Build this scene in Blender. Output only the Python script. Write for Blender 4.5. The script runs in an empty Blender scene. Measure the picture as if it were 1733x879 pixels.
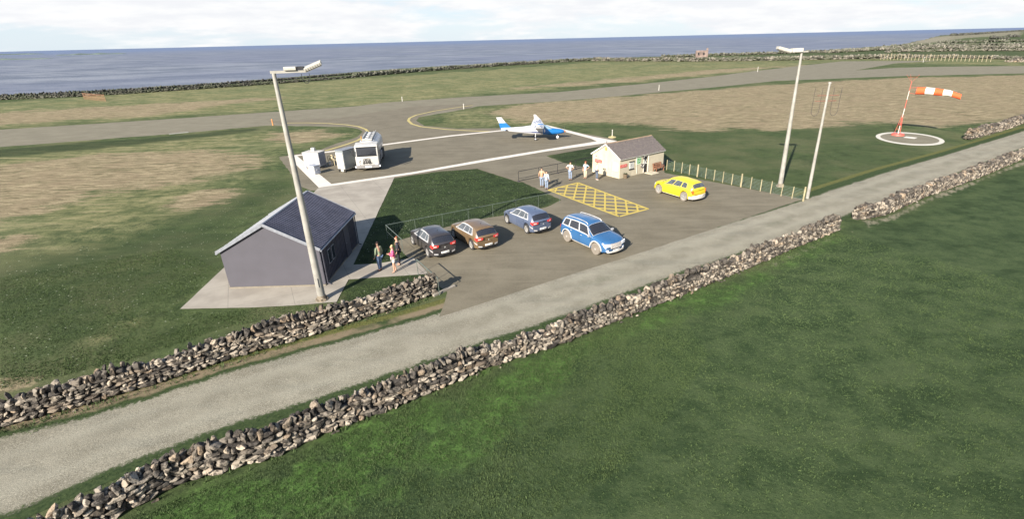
import bpy, bmesh, math, random
import numpy as np
from mathutils import Vector, Matrix
from mathutils.geometry import tessellate_polygon
random.seed(7); rng=np.random.default_rng(11)
R=math.radians
SC=bpy.context.scene
COL=SC.collection
# ------------------------------------------------------------------ camera model
W0,H0=1733,879
FOC=855.0; CX,CY=900.0,439.5; CH=12.5
ROLL=math.atan(41/1733)
PITCH=math.atan((CY-(87-41*CX/1733))*math.cos(ROLL)/FOC)
cR,sR=math.cos(ROLL),math.sin(ROLL); cP,sP=math.cos(PITCH),math.sin(PITCH)
def G(px,py,z=0.0):
    x=px-CX; y=CY-py
    xr=x*cR+y*sR; yr=-x*sR+y*cR
    d=(xr,FOC*cP+yr*sP,-FOC*sP+yr*cP)
    t=(z-CH)/d[2]
    return Vector((d[0]*t,d[1]*t,z))
def GP(pts): return [G(*p).to_2d() for p in pts]
X=Vector((cR,-sR*sP,-sR*cP)); Y=Vector((sR,cR*sP,cR*cP)); Z=-Vector((0,cP,-sP))
cam=bpy.data.cameras.new('camera'); co=bpy.data.objects.new('camera',cam); COL.objects.link(co)
M=Matrix((X,Y,Z)).transposed().to_4x4(); M.translation=Vector((0,0,CH)); co.matrix_world=M
cam.sensor_width=36; cam.lens=FOC/W0*36; cam.shift_x=-(CX-W0/2)/W0
cam.clip_start=.5; cam.clip_end=200000
SC.camera=co
# ------------------------------------------------------------------ node helper
class NT:
    def __init__(s,tree): s.t=tree; s.t.nodes.clear()
    def __call__(s,typ,ins=None,**kw):
        n=s.t.nodes.new('ShaderNode'+typ)
        for k,v in kw.items(): setattr(n,k,v)
        for k,v in (ins or {}).items():
            sk=n.inputs[k]
            if isinstance(v,bpy.types.NodeSocket): s.t.links.new(v,sk)
            else: sk.default_value=v
        return n
    def link(s,a,b): s.t.links.new(a,b)
    def mix(s,f,a,b,mode='MIX'):
        n=s.t.nodes.new('ShaderNodeMix'); n.data_type='RGBA'; n.blend_type=mode
        for i,v in ((0,f),(6,a),(7,b)):
            if isinstance(v,bpy.types.NodeSocket): s.t.links.new(v,n.inputs[i])
            else: n.inputs[i].default_value=v if i==0 else (tuple(v)+(1,))[:4]
        return n.outputs[2]
    def math(s,op,a,b=0.0,c=None,clamp=False):
        n=s.t.nodes.new('ShaderNodeMath'); n.operation=op; n.use_clamp=clamp
        for i,v in enumerate((a,b,c)):
            if v is None: continue
            if isinstance(v,bpy.types.NodeSocket): s.t.links.new(v,n.inputs[i])
            else: n.inputs[i].default_value=v
        return n.outputs[0]
    def ramp(s,f,lo,hi,a=0.0,b=1.0):
        n=s.t.nodes.new('ShaderNodeMapRange'); n.interpolation_type='SMOOTHSTEP'
        for i,v in enumerate((f,lo,hi,a,b)):
            if isinstance(v,bpy.types.NodeSocket): s.t.links.new(v,n.inputs[i])
            else: n.inputs[i].default_value=v
        return n.outputs[0]
    def noise(s,vec,scale,detail=4,rough=.55,dist=0.0):
        return s('TexNoise',{'Vector':vec,'Scale':scale,'Detail':detail,'Roughness':rough,'Distortion':dist}).outputs[0]
    def attr(s,name): return s('Attribute',attribute_name=name).outputs['Fac']
def newmat(name):
    m=bpy.data.materials.new(name); m.use_nodes=True
    return m,NT(m.node_tree)
def finish(N,base,rough=.6,bump=None,bs=.3,bd=.02,metal=0,spec=.5,**extra):
    p=N('BsdfPrincipled')
    for k,v in (('Base Color',base),('Roughness',rough),('Metallic',metal),('Specular IOR Level',spec))+tuple(extra.items()):
        if isinstance(v,bpy.types.NodeSocket): N.link(v,p.inputs[k])
        else: p.inputs[k].default_value=(tuple(v)+(1,))[:4] if isinstance(v,(tuple,list)) else v
    if bump is not None:
        b=N('Bump',{'Height':bump,'Strength':bs,'Distance':bd}); N.link(b.outputs[0],p.inputs['Normal'])
    o=N('OutputMaterial'); N.link(p.outputs[0],o.inputs[0])
    return p
_mc={}
def mat(name,col,rough=.6,metal=0,var=.12,scale=6,bs=.15,spec=.4,dirt=0,coat=0):
    if name in _mc: return _mc[name]
    m,N=newmat(name)
    oc=N('TexCoord').outputs['Object']
    n=N.noise(oc,scale,5); n2=N.noise(oc,scale*.23,3)
    f=N.math('ADD',N.math('MULTIPLY',n,.6),N.math('MULTIPLY',n2,.4))
    lo=tuple(c*(1-var*1.6) for c in col); hi=tuple(min(1,c*(1+var)) for c in col)
    c=N.mix(N.ramp(f,.3,.7),lo,hi)
    if dirt:
        d=N.ramp(N.noise(oc,scale*.6,6,.7),.5,.75,0,dirt)
        c=N.mix(d,c,(.12,.10,.07))
    r=N.ramp(n,.2,.8,max(.03,rough-.08),min(1,rough+.1))
    ex={'Coat Weight':coat,'Coat Roughness':.08} if coat else {}
    finish(N,c,r,n,bs,.01,metal,spec,**ex)
    _mc[name]=m; return m
# ------------------------------------------------------------------ mesh helpers
class MB:
    def __init__(s): s.v=[]; s.f=[]; s.m=[]
    def add(s,v,f,mi=0,M=None):
        o=len(s.v)
        for p in v:
            p=Vector(p)
            if M is not None: p=M@p
            s.v.append(p)
        for q in f: s.f.append(tuple(i+o for i in q)); s.m.append(mi)
        return s
    def box(s,c,sz,M=None,mi=0,bev=0.0,taper=1.0):
        x,y,z=sz[0]/2,sz[1]/2,sz[2]/2; cx,cy,cz=c
        if bev<=0:
            v=[(cx+a*x*(taper if d>0 else 1),cy+b*y*(taper if d>0 else 1),cz+d*z) for d in (-1,1) for a,b in ((-1,-1),(1,-1),(1,1),(-1,1))]
            f=[(3,2,1,0),(4,5,6,7),(0,1,5,4),(1,2,6,5),(2,3,7,6),(3,0,4,7)]
            return s.add(v,f,mi,M)
        bm=bmesh.new(); bmesh.ops.create_cube(bm,size=1)
        for q in bm.verts: q.co=Vector((q.co.x*sz[0],q.co.y*sz[1],q.co.z*sz[2]))+Vector(c)
        bmesh.ops.bevel(bm,geom=bm.edges[:],offset=bev,segments=2,affect='EDGES',profile=.6)
        bm.verts.index_update()
        v=[q.co.copy() for q in bm.verts]; f=[[q.index for q in fc.verts] for fc in bm.faces]; bm.free()
        return s.add(v,f,mi,M)
    def cyl(s,p0,p1,r0,r1=None,n=12,mi=0,M=None,cap=True):
        r1=r0 if r1 is None else r1
        p0=Vector(p0);p1=Vector(p1); d=(p1-p0).normalized()
        a=d.orthogonal().normalized(); b=d.cross(a)
        v=[]
        for p,r in ((p0,r0),(p1,r1)):
            for i in range(n):
                t=2*math.pi*i/n; v.append(p+a*(r*math.cos(t))+b*(r*math.sin(t)))
        f=[(i,(i+1)%n,n+(i+1)%n,n+i) for i in range(n)]
        if cap: f+=[tuple(range(n))[::-1],tuple(range(n,2*n))]
        return s.add(v,f,mi,M)
    def tube(s,pts,r,n=6,mi=0,M=None):
        for a,b in zip(pts,pts[1:]): s.cyl(a,b,r,r,n,mi,M)
        return s
    def loft(s,rings,closed=True,cap=True,mi=0,M=None):
        n=len(rings[0]); v=[p for r in rings for p in r]; f=[]
        for i in range(len(rings)-1):
            for j in range(n if closed else n-1):
                k=(j+1)%n
                f.append((i*n+j,i*n+k,(i+1)*n+k,(i+1)*n+j))
        if cap and closed:
            f.append(tuple(range(n))[::-1]); f.append(tuple((len(rings)-1)*n+i for i in range(n)))
        return s.add(v,f,mi,M)
    def lathe(s,prof,n=20,mi=0,M=None,axis='z'):
        rings=[]
        for r,h in prof:
            rg=[]
            for i in range(n):
                t=2*math.pi*i/n; a,b=r*math.cos(t),r*math.sin(t)
                rg.append((a,b,h) if axis=='z' else (a,h,b))
            rings.append(rg)
        return s.loft(rings,True,True,mi,M)
    def prism(s,poly,d0,d1,axis='y',mi=0,M=None):
        def mk(a,b,c): return {'y':(a,c,b),'x':(c,a,b),'z':(a,b,c)}[axis]
        n=len(poly); v=[mk(a,b,d0) for a,b in poly]+[mk(a,b,d1) for a,b in poly]
        f=[tuple(range(n)),tuple(range(n,2*n))[::-1]]+[(i,n+i,n+(i+1)%n,(i+1)%n) for i in range(n)]
        return s.add(v,f,mi,M)
    def obj(s,name,mats,parent=None,smooth=False,ang=40,fix=True):
        me=bpy.data.meshes.new(name); me.from_pydata([tuple(p) for p in s.v],[],s.f)
        mats=mats if isinstance(mats,(list,tuple)) else [mats]
        for m in mats: me.materials.append(m)
        if len(mats)>1: me.polygons.foreach_set('material_index',s.m)
        if fix:
            bm=bmesh.new(); bm.from_mesh(me); bmesh.ops.recalc_face_normals(bm,faces=bm.faces[:])
            if smooth:
                for f in bm.faces: f.smooth=True
                for e in bm.edges:
                    if len(e.link_faces)==2 and e.calc_face_angle(0)>R(ang): e.smooth=False
            bm.to_mesh(me); bm.free()
        me.update()
        o=bpy.data.objects.new(name,me); COL.objects.link(o)
        if parent is not None: o.parent=parent
        return o
def tag(o,label=None,cat=None,group=None,kind=None):
    if label: o['label']=label
    if cat: o['category']=cat
    if group: o['group']=group
    if kind: o['kind']=kind
    return o
def empty(name,loc,rz=0,label=None,cat=None,group=None):
    o=bpy.data.objects.new(name,None); COL.objects.link(o); o.location=loc; o.rotation_euler=(0,0,rz)
    o.empty_display_size=.3
    return tag(o,label,cat,group)
def npmesh(name,V,F,m,smooth=True,attrs=None):
    me=bpy.data.meshes.new(name); k=F.shape[1]
    me.vertices.add(len(V)); me.vertices.foreach_set('co',np.ascontiguousarray(V,dtype=np.float32).ravel())
    me.loops.add(F.size); me.loops.foreach_set('vertex_index',np.ascontiguousarray(F,dtype=np.int32).ravel())
    me.polygons.add(len(F)); me.polygons.foreach_set('loop_start',np.arange(0,F.size,k,dtype=np.int32))
    me.polygons.foreach_set('loop_total',np.full(len(F),k,dtype=np.int32))
    me.update(calc_edges=True)
    me.polygons.foreach_set('use_smooth',np.full(len(F),smooth,dtype=bool))
    for a,vals in (attrs or {}).items():
        if vals.ndim==1:
            at=me.attributes.new(a,'FLOAT','POINT'); at.data.foreach_set('value',vals.astype(np.float32))
        else:
            at=me.attributes.new(a,'FLOAT_COLOR','POINT'); at.data.foreach_set('color',vals.astype(np.float32).ravel())
    me.materials.append(m); me.validate()
    o=bpy.data.objects.new(name,me); COL.objects.link(o); return o
def copy_tree(o,parent=None):
    c=o.copy(); COL.objects.link(c); c.parent=parent
    for ch in list(o.children): copy_tree(ch,c)
    return c
def vnoise(x,y,seed=0):
    r=np.random.default_rng(seed).random((64,64))
    xi=np.floor(x).astype(int); yi=np.floor(y).astype(int); fx=x-xi; fy=y-yi
    fx=fx*fx*(3-2*fx); fy=fy*fy*(3-2*fy)
    a=r[xi%64,yi%64]; b=r[(xi+1)%64,yi%64]; c=r[xi%64,(yi+1)%64]; d=r[(xi+1)%64,(yi+1)%64]
    return (a*(1-fx)+b*fx)*(1-fy)+(c*(1-fx)+d*fx)*fy
def fbm(x,y,seed=0): return (vnoise(x,y,seed)*.55+vnoise(x*2.1,y*2.1,seed+1)*.28+vnoise(x*4.3,y*4.3,seed+2)*.17)
def sdist(PX,PY,poly):
    d=np.full(PX.shape,1e18); ins=np.zeros(PX.shape,bool); n=len(poly)
    for i in range(n):
        ax,ay=poly[i]; bx,by=poly[(i+1)%n]; ex,ey=bx-ax,by-ay
        wx,wy=PX-ax,PY-ay; t=np.clip((wx*ex+wy*ey)/(ex*ex+ey*ey+1e-12),0,1)
        d=np.minimum(d,(wx-t*ex)**2+(wy-t*ey)**2)
        c=((ay>PY)!=(by>PY))&(PX<(bx-ax)*(PY-ay)/((by-ay) if by!=ay else 1e-12)+ax)
        ins^=c
    d=np.sqrt(d); return np.where(ins,d,-d)
# ------------------------------------------------------------------ outlines (ground features)
coast_px=[(0,160.5),(138,154),(240,148),(342,141.5),(480,131.5),(600,121.5),(704,113.5),(842,106),(1002,99),(1100,95.5),(1180,93),(1250,91),(1330,88),(1400,85.5),(1482,80),(1520,76),(1550,69),(1572,64.5),(1590,59.5),(1640,55.8),(1733,49.6)]
cw=[tuple(G(*p).to_2d()) for p in coast_px]
dl=np.array(cw[0])-np.array(cw[1]); dl/=np.linalg.norm(dl)
land=[tuple(np.array(cw[0])+dl*1500),*cw,(9000,3500),(9000,-3000),(-4000,-3000)]
dry_px=[([(-300,302),(0,281),(146,264),(328,258),(426,258),(419,285),(328,311),(218,325),(73,356),(0,376),(-300,420)],3.2),
 ([(280,349),(328,324),(393,317),(404,333),(346,347)],1.6),
 ([(-150,405),(0,400),(66,393),(55,408),(0,428),(-150,445)],1.6),
 ([(-200,205),(0,193),(146,182),(328,173),(473,166),(364,178),(255,193),(73,207),(0,211),(-200,226)],5),
 ([(459,223),(560,219),(578,227),(520,239),(455,238)],2.5),
 ([(830,190),(900,177),(1100,160),(1300,144),(1520,132),(1733,127),(2000,124),(2000,160),(1733,192),(1650,210),(1600,215),(1500,209),(1450,209),(1370,218),(1300,221),(1200,221),(1060,209),(930,207),(870,199)],3),
 ([(880,149),(1000,138),(1200,118),(1400,108),(1300,115),(1000,144)],4),
 ([(-60,660),(20,640),(70,638),(60,650),(0,672),(-60,700)],.8)]
olive_px=[([(-300,200),(0,174),(300,152),(600,134),(800,120),(1000,106),(1733,106),(1733,112),(1500,105),(1400,105),(1200,128),(600,178),(0,218),(-300,235)],6,1.0),
 ([(-300,280),(450,214),(600,219),(600,235),(490,262),(400,330),(300,372),(120,420),(0,440),(-300,470)],5,.75),
 ([(100,590),(190,540),(260,520),(250,550),(160,600)],1.0,.8),([(60,520),(200,440),(330,400),(300,430),(120,520)],2,.45),
 ([(738,189),(900,175),(1100,158),(1000,212),(780,216)],3,.6),
 ([(1000,100),(1733,98),(1900,96),(1900,108),(1400,108),(1000,120)],6,.6)]
lawn_px=[(668,302),(740,291),(808,286),(872,307),(950,339),(925,351),(880,361),(800,373),(735,391),(690,403),(668,410),(684,430),(692,440),(640,447),(598,449)]
lush_px=[(lawn_px,.8,1.0),([(920,264),(1045,236),(1000,222),(940,212),(1130,212),(1300,222),(1450,210),(1560,222),(1650,238),(1500,290),(1340,347),(1125,292),(953,276)],1.2,.40),([(920,264),(1045,236),(1125,250),(1130,292),(953,276)],.8,.95),
 ([(590,473),(722,462),(760,470),(700,520),(560,540),(570,512)],.6,.9),
 ([(-100,470),(200,400),(470,290),(480,268),(540,330),(370,460),(300,530),(560,520),(200,625),(-100,700)],3,.5),
 ([(-300,262),(0,252),(300,228),(450,214),(450,222),(300,240),(0,268),(-300,285)],1.5,.7),
 ([(1200,105),(1300,88),(1480,80),(1733,60),(2200,50),(2200,95),(1733,96),(1480,92)],10,.45)]
bright_px=[([(0,990),(198,885),(307,828),(456,787),(565,735),(700,686),(823,631),(946,592),(1051,548),(1139,512),(1150,530),(1000,600),(900,680),(800,770),(600,850),(400,930)],1.2,1.0),
 ([(1139,512),(1270,458),(1419,394),(1450,400),(1300,480),(1180,540)],.8,.6),([(1340,347),(1500,290),(1640,240),(1660,236),(1520,280)],1,.7)]
sand_px=[([(1440,86),(1500,76.5),(1550,69.5),(1580,61.5),(1640,57.5),(1733,52),(1733,58.5),(1640,64),(1600,70),(1560,75.5),(1510,81)],6,.62),([(1545,70.5),(1575,64),(1612,62),(1600,68),(1570,71.5)],4,1.0),
 ([(1455,374),(1494,370),(1563,338),(1623,317),(1671,298),(1733,271),(1900,205),(1733,280),(1671,302),(1623,322),(1570,343),(1520,370),(1470,384)],.25,.75),
 ([(1300,447),(1419,396),(1470,385),(1425,400),(1300,460)],.2,.5)]
field_px=[([(-200,1150),(198,882),(456,785),(700,684),(946,590),(1139,511),(1270,457),(1419,393),(1455,373),(1563,336),(1733,268),(1950,200),(2600,300),(2600,900),(1733,1400),(400,1600)],1.2,1.0)]
runway_px=[(-400,246),(0,219.7),(277,202),(600,180),(652,173.5),(790,164),(946,155.6),(1085,142),(1200,130),(1277,120),(1424,103.6),(1590,102.6),(1516,107),(1448,119),(1516,114.5),(1600,112.5),(1733,111.5),(2100,109.5),(2100,119),(1733,124),(1516,129),(1311,137),(1200,148.7),(1137,154),(1050,162.5),(946,171),(808,180),(797,183),(700,200),(600,215),(450,212.7),(294,226.6),(0,249),(-400,279)]
apron_px=[(450,205),(571,200),(700,180),(800,176),(797,183),(738,188.5),(711,197),(704,204),(718,213),(773,218),(842,217),(929,213),(986,226),(1036,234.5),(1048,240),(1023,247),(925,264),(953,276),(986,283),(1003,289),(1003,300),(960,297),(878,309),(808,286),(740,291),(668,302),(545,323),(525,323),(507,315),(472,266),(491,263),(539,255),(571,242.5),(603,233),(614,223),(606,218.6),(571,212),(478,210)]
park_px=[(742,542),(1345,342),(1362,338),(1300,326),(1125,293),(1125,270),(1003,285),(950,292),(874,304),(950,339),(925,351),(880,361),(800,373),(735,391),(690,403),(668,410),(684,430),(692,438),(722,462),(740,482),(757,495)]
conc_px=[(305,524),(378,455),(440,400),(500,350),(527,330),(540,318),(668,300),(598,449),(640,447),(700,437),(724,463),(720,465),(590,474),(570,512),(500,518),(420,522)]
roadL=[(-500,900),(-200,800),(0,752),(135,714),(270,668),(405,627),(500,600),(640,562),(742,532),(850,497),(950,464),(1100,419),(1250,374),(1345,345),(1400,325),(1500,292),(1600,263),(1733,222),(1950,160)]
roadR=[(-300,1300),(-150,970),(0,872),(150,812),(300,748),(500,686),(600,656),(700,618),(850,568),(1000,519),(1100,479),(1200,445),(1320,405),(1420,367),(1465,352),(1560,315),(1650,281),(1733,249),(1950,180)]
# ------------------------------------------------------------------ materials of the setting
def ground_mat():
    m,N=newmat('turf'); P=N('NewGeometry').outputs['Position']
    big=N.noise(P,.12,6,.6); mid=N.noise(P,.9,6,.62); fine=N.noise(P,7,5,.65); vf=N.noise(P,38,3,.6)
    edge=N.math('ADD',N.math('MULTIPLY',N.math('SUBTRACT',mid,.5),.9),N.math('ADD',N.math('MULTIPLY',N.math('SUBTRACT',fine,.5),.8),N.math('MULTIPLY',N.math('SUBTRACT',vf,.5),.5)))
    def k(name,w=.28):
        return N.ramp(N.math('ADD',N.attr(name),edge),.5-w,.5+w)
    f=N.math('ADD',N.math('MULTIPLY',mid,.45),N.math('ADD',N.math('MULTIPLY',fine,.30),N.math('MULTIPLY',vf,.25)))
    base=N.mix(N.ramp(f,.38,.62),(.029,.046,.017),(.098,.128,.048))
    base=N.mix(N.ramp(big,.42,.62,0,.7),base,(.125,.128,.062))
    mpf=N('Mapping',{'Vector':P,'Rotation':(0,0,R(-25)),'Scale':(.6,1.3,1)}).outputs[0]
    fb=N.noise(mpf,.42,7,.66,.4)
    fld=N.mix(N.ramp(f,.38,.62),(.026,.046,.018),(.070,.098,.040))
    fld=N.mix(N.ramp(fb,.50,.68,0,.60),fld,(.078,.104,.044))
    fld=N.mix(N.ramp(fb,.48,.36,0,.55),fld,(.017,.033,.012))
    base=N.mix(N.attr('field'),base,fld)
    streak=N.noise(N('Mapping',{'Vector':P,'Rotation':(0,0,R(-12)),'Scale':(.16,.75,1)}).outputs[0],1.0,6,.68,.5)
    ol=N.mix(N.ramp(f,.38,.62),(.080,.096,.040),(.250,.230,.110))
    ol=N.mix(N.ramp(N.noise(P,.05,4),.45,.6,0,.5),ol,(.085,.115,.048))
    ol=N.mix(N.ramp(streak,.50,.62,0,.65),ol,(.32,.28,.15))
    ol=N.mix(N.ramp(streak,.48,.38,0,.65),ol,(.055,.080,.028))
    base=N.mix(k('olive'),base,ol)
    lu=N.mix(N.ramp(f,.38,.64),(.008,.017,.007),(.032,.053,.020))
    lu=N.mix(N.math('MULTIPLY',N.ramp(streak,.48,.62),N.ramp(N.attr('lush'),.3,.9,.8,.25)),lu,(.060,.082,.030))
    lu=N.mix(N.ramp(N.noise(P,2.2,6,.72),.54,.66,0,.4),lu,(.055,.078,.028))
    base=N.mix(N.math('MULTIPLY',k('lush'),.88),base,lu)
    br=N.mix(N.ramp(N.noise(P,1.6,6,.7),.42,.66),(.042,.078,.020),(.095,.180,.042))
    base=N.mix(N.math('MULTIPLY',k('bright'),N.ramp(N.noise(P,.45,4),.36,.52)),base,br)
    # wind-combed dead grass
    mp=N('Mapping',{'Vector':P,'Scale':(.35,1.5,1)}).outputs[0]
    st=N.noise(mp,1.6,7,.7,.6)
    dr=N.mix(N.ramp(N.math('ADD',N.math('MULTIPLY',st,.7),N.math('MULTIPLY',fine,.3)),.38,.62),(.120,.096,.054),(.41,.33,.205))
    dr=N.mix(N.ramp(streak,.47,.36,0,.65),dr,(.12,.105,.055))
    dr=N.mix(N.ramp(N.noise(P,.22,3),.45,.62,0,.4),dr,(.25,.185,.12))
    base=N.mix(N.math('MULTIPLY',N.ramp(N.math('SUBTRACT',N.math('ADD',N.math('ADD',N.attr('dry'),N.math('MULTIPLY',edge,.8)),N.math('MULTIPLY',N.math('SUBTRACT',streak,.5),1.9)),N.ramp(N.attr('dry'),0,.12,1,0)),.18,.66),.94),base,dr)
    sa=N.mix(fine,(.14,.12,.08),(.34,.31,.23))
    base=N.mix(k('sand',.22),base,sa)
    vo=N('TexVoronoi',{'Vector':P,'Scale':3.2,'Randomness':1.0},feature='F1')
    fl=N.ramp(vo.outputs['Distance'],.06,.15,1,0)
    pick=N.ramp(N.math('ADD',N.noise(P,.5,3),N.math('MULTIPLY',N('SeparateColor',{'Color':vo.outputs['Color']}).outputs[0],.45)),.56,.70)
    fl=N.math('MULTIPLY',N.math('MULTIPLY',fl,pick),N.attr('flower'))
    base=N.mix(N.math('MULTIPLY',fl,.85),base,(.46,.47,.34))
    base=N.mix(N.ramp(vf,.42,.66,.0,.5),base,(.014,.020,.008),'MIX')
    base=N.mix(N.ramp(N.noise(P,16,4,.7),.56,.70,0,.30),base,(.16,.165,.08))
    h=N.math('ADD',N.math('MULTIPLY',fine,.7),N.math('MULTIPLY',vf,.5))
    finish(N,base,.95,h,.75,.09,spec=.1)
    return m
def asphalt_mat(name,lo,hi,spk=.5,stain=(.07,.062,.05)):
    m,N=newmat(name); P=N('NewGeometry').outputs['Position']
    mp=N('Mapping',{'Vector':P,'Rotation':(0,0,R(35)),'Scale':(.35,1.3,1)}).outputs[0]
    st=N.noise(mp,1.0,6,.65,.4); mid=N.noise(P,.35,5,.6); vf=N.noise(P,30,3,.7); v2=N.noise(P,9,4,.7)
    c=N.mix(N.ramp(N.math('ADD',N.math('MULTIPLY',st,.5),N.math('MULTIPLY',mid,.5)),.36,.64),lo,hi)
    c=N.mix(N.ramp(N.noise(P,.9,5,.7),.60,.70,0,.35),c,tuple(x*.62 for x in lo))
    tk=N.noise(N('Mapping',{'Vector':P,'Rotation':(0,0,R(-35)),'Scale':(.09,1.6,1)}).outputs[0],1.0,4,.6,.3)
    c=N.mix(N.ramp(tk,.54,.66,0,.30),c,tuple(x*1.35 for x in hi))
    c=N.mix(N.ramp(vf,.3,.75,0,spk),c,tuple(x*1.5 for x in hi))
    c=N.mix(N.ramp(v2,.55,.75,0,.35),c,stain)
    finish(N,c,.9,vf,.4,.015,spec=.15); return m
def edge_alpha_sheet(): pass
MG=ground_mat()
MRUN=asphalt_mat('runway_asphalt',(.118,.106,.076),(.166,.150,.108))
MAPR=asphalt_mat('apron_asphalt',(.102,.088,.063),(.148,.130,.094))
MPARK=asphalt_mat('car_park_asphalt',(.100,.086,.060),(.150,.131,.094))
def concrete_mat():
    m,N=newmat('path_concrete'); P=N('NewGeometry').outputs['Position']
    c=N.mix(N.ramp(N.noise(P,.6,5),.35,.65),(.245,.218,.180),(.310,.280,.232))
    mp=N('Mapping',{'Vector':P,'Rotation':(0,0,R(-28))}).outputs[0]
    s=N('SeparateXYZ',{'Vector':mp})
    def ln(a,per):
        fr=N.math('ABSOLUTE',N.math('SUBTRACT',N.math('FRACT',N.math('DIVIDE',a,per)),.5)); return N.ramp(fr,.4945,.499)
    l=N.math('MAXIMUM',ln(s.outputs[0],3.1),ln(s.outputs[1],3.1))
    c=N.mix(N.math('MULTIPLY',l,.6),c,(.09,.085,.075))
    vf=N.noise(P,22,4,.7); c=N.mix(N.ramp(vf,.55,.8,0,.3),c,(.15,.14,.12))
    finish(N,c,.85,vf,.25,.01,spec=.2); return m
MCONC=concrete_mat()
def road_mat():
    m,N=newmat('gravel_lane'); P=N('NewGeometry').outputs['Position']
    u=N.attr('u')    # -1..1 across the lane, >1 verge
    fine=N.noise(P,7,6,.7); vf=N.noise(P,34,4,.75); mid=N.noise(P,.7,5,.6); big=N.noise(P,.22,4)
    c=N.mix(N.ramp(mid,.32,.68),(.178,.162,.120),(.248,.228,.172))
    c=N.mix(N.ramp(N.noise(N('Mapping',{'Vector':P,'Rotation':(0,0,R(-38)),'Scale':(.14,.8,1)}).outputs[0],1.0,6,.66,.4),.48,.66,0,.5),c,(.135,.132,.105))
    tr=N.ramp(N.math('ABSOLUTE',N.math('SUBTRACT',N.math('ABSOLUTE',u),.48)),.0,.3,.0,1)
    c=N.mix(N.math('MULTIPLY',N.math('SUBTRACT',1,tr),N.ramp(big,.35,.6,.2,.6)),c,(.275,.258,.198))
    cen=N.ramp(N.math('ADD',N.math('ABSOLUTE',u),N.math('MULTIPLY',N.math('SUBTRACT',mid,.5),.6)),.0,.22,1,0)
    c=N.mix(N.math('MULTIPLY',cen,N.ramp(big,.46,.66,0,.4)),c,(.115,.120,.080))
    c=N.mix(N.ramp(vf,.5,.66,0,.85),c,(.41,.375,.295))
    c=N.mix(N.ramp(vf,.47,.36,0,.75),c,(.075,.070,.055))
    au=N.math('ADD',N.math('ABSOLUTE',u),N.math('ADD',N.math('MULTIPLY',N.math('SUBTRACT',mid,.5),.38),N.math('MULTIPLY',N.math('SUBTRACT',fine,.5),.45)))
    g=N.mix(N.ramp(fine,.3,.7),(.018,.032,.012),(.052,.072,.028))
    lft=N.ramp(u,.98,1.0); 
    dirt=N.mix(fine,(.11,.085,.053),(.25,.20,.13))
    yel=N.mix(N.ramp(fine,.3,.7),(.055,.06,.018),(.13,.13,.045))
    d1=N.math('MULTIPLY',N.ramp(N.math('ADD',u,N.math('MULTIPLY',N.math('SUBTRACT',mid,.5),.5)),1.12,1.25),N.math('MULTIPLY',N.ramp(big,.34,.46),N.ramp(N('SeparateXYZ',{'Vector':P}).outputs[0],-4,6,1,0)))
    g2=N.mix(d1,g,dirt)
    g2=N.mix(N.ramp(N.math('ADD',u,N.math('MULTIPLY',N.math('SUBTRACT',fine,.5),.4)),1.42,1.55),g2,yel)
    g=N.mix(lft,g,g2)
    c=N.mix(N.ramp(au,.93,1.06),c,g)
    finish(N,c,.95,N.math('ADD',vf,fine),.6,.025,spec=.1); return m
MROAD=road_mat()
def paint_mat(name,col,wear=.35):
    m,N=newmat(name); P=N('NewGeometry').outputs['Position']
    n=N.noise(P,9,6,.75); c=N.mix(N.ramp(n,.56,.68,0,wear),col,(.14,.125,.10))
    c=N.mix(N.ramp(N.noise(P,.8,3),.3,.7,0,.25),c,tuple(x*.7 for x in col))
    finish(N,c,.75,n,.1,.005,spec=.2); return m
MWHITE=paint_mat('white_road_paint',(.58,.53,.46),.3); MYEL=paint_mat('yellow_road_paint',(.46,.35,.085),.45); MYELF=paint_mat('faded_yellow_paint',(.40,.33,.13),.55)
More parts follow.
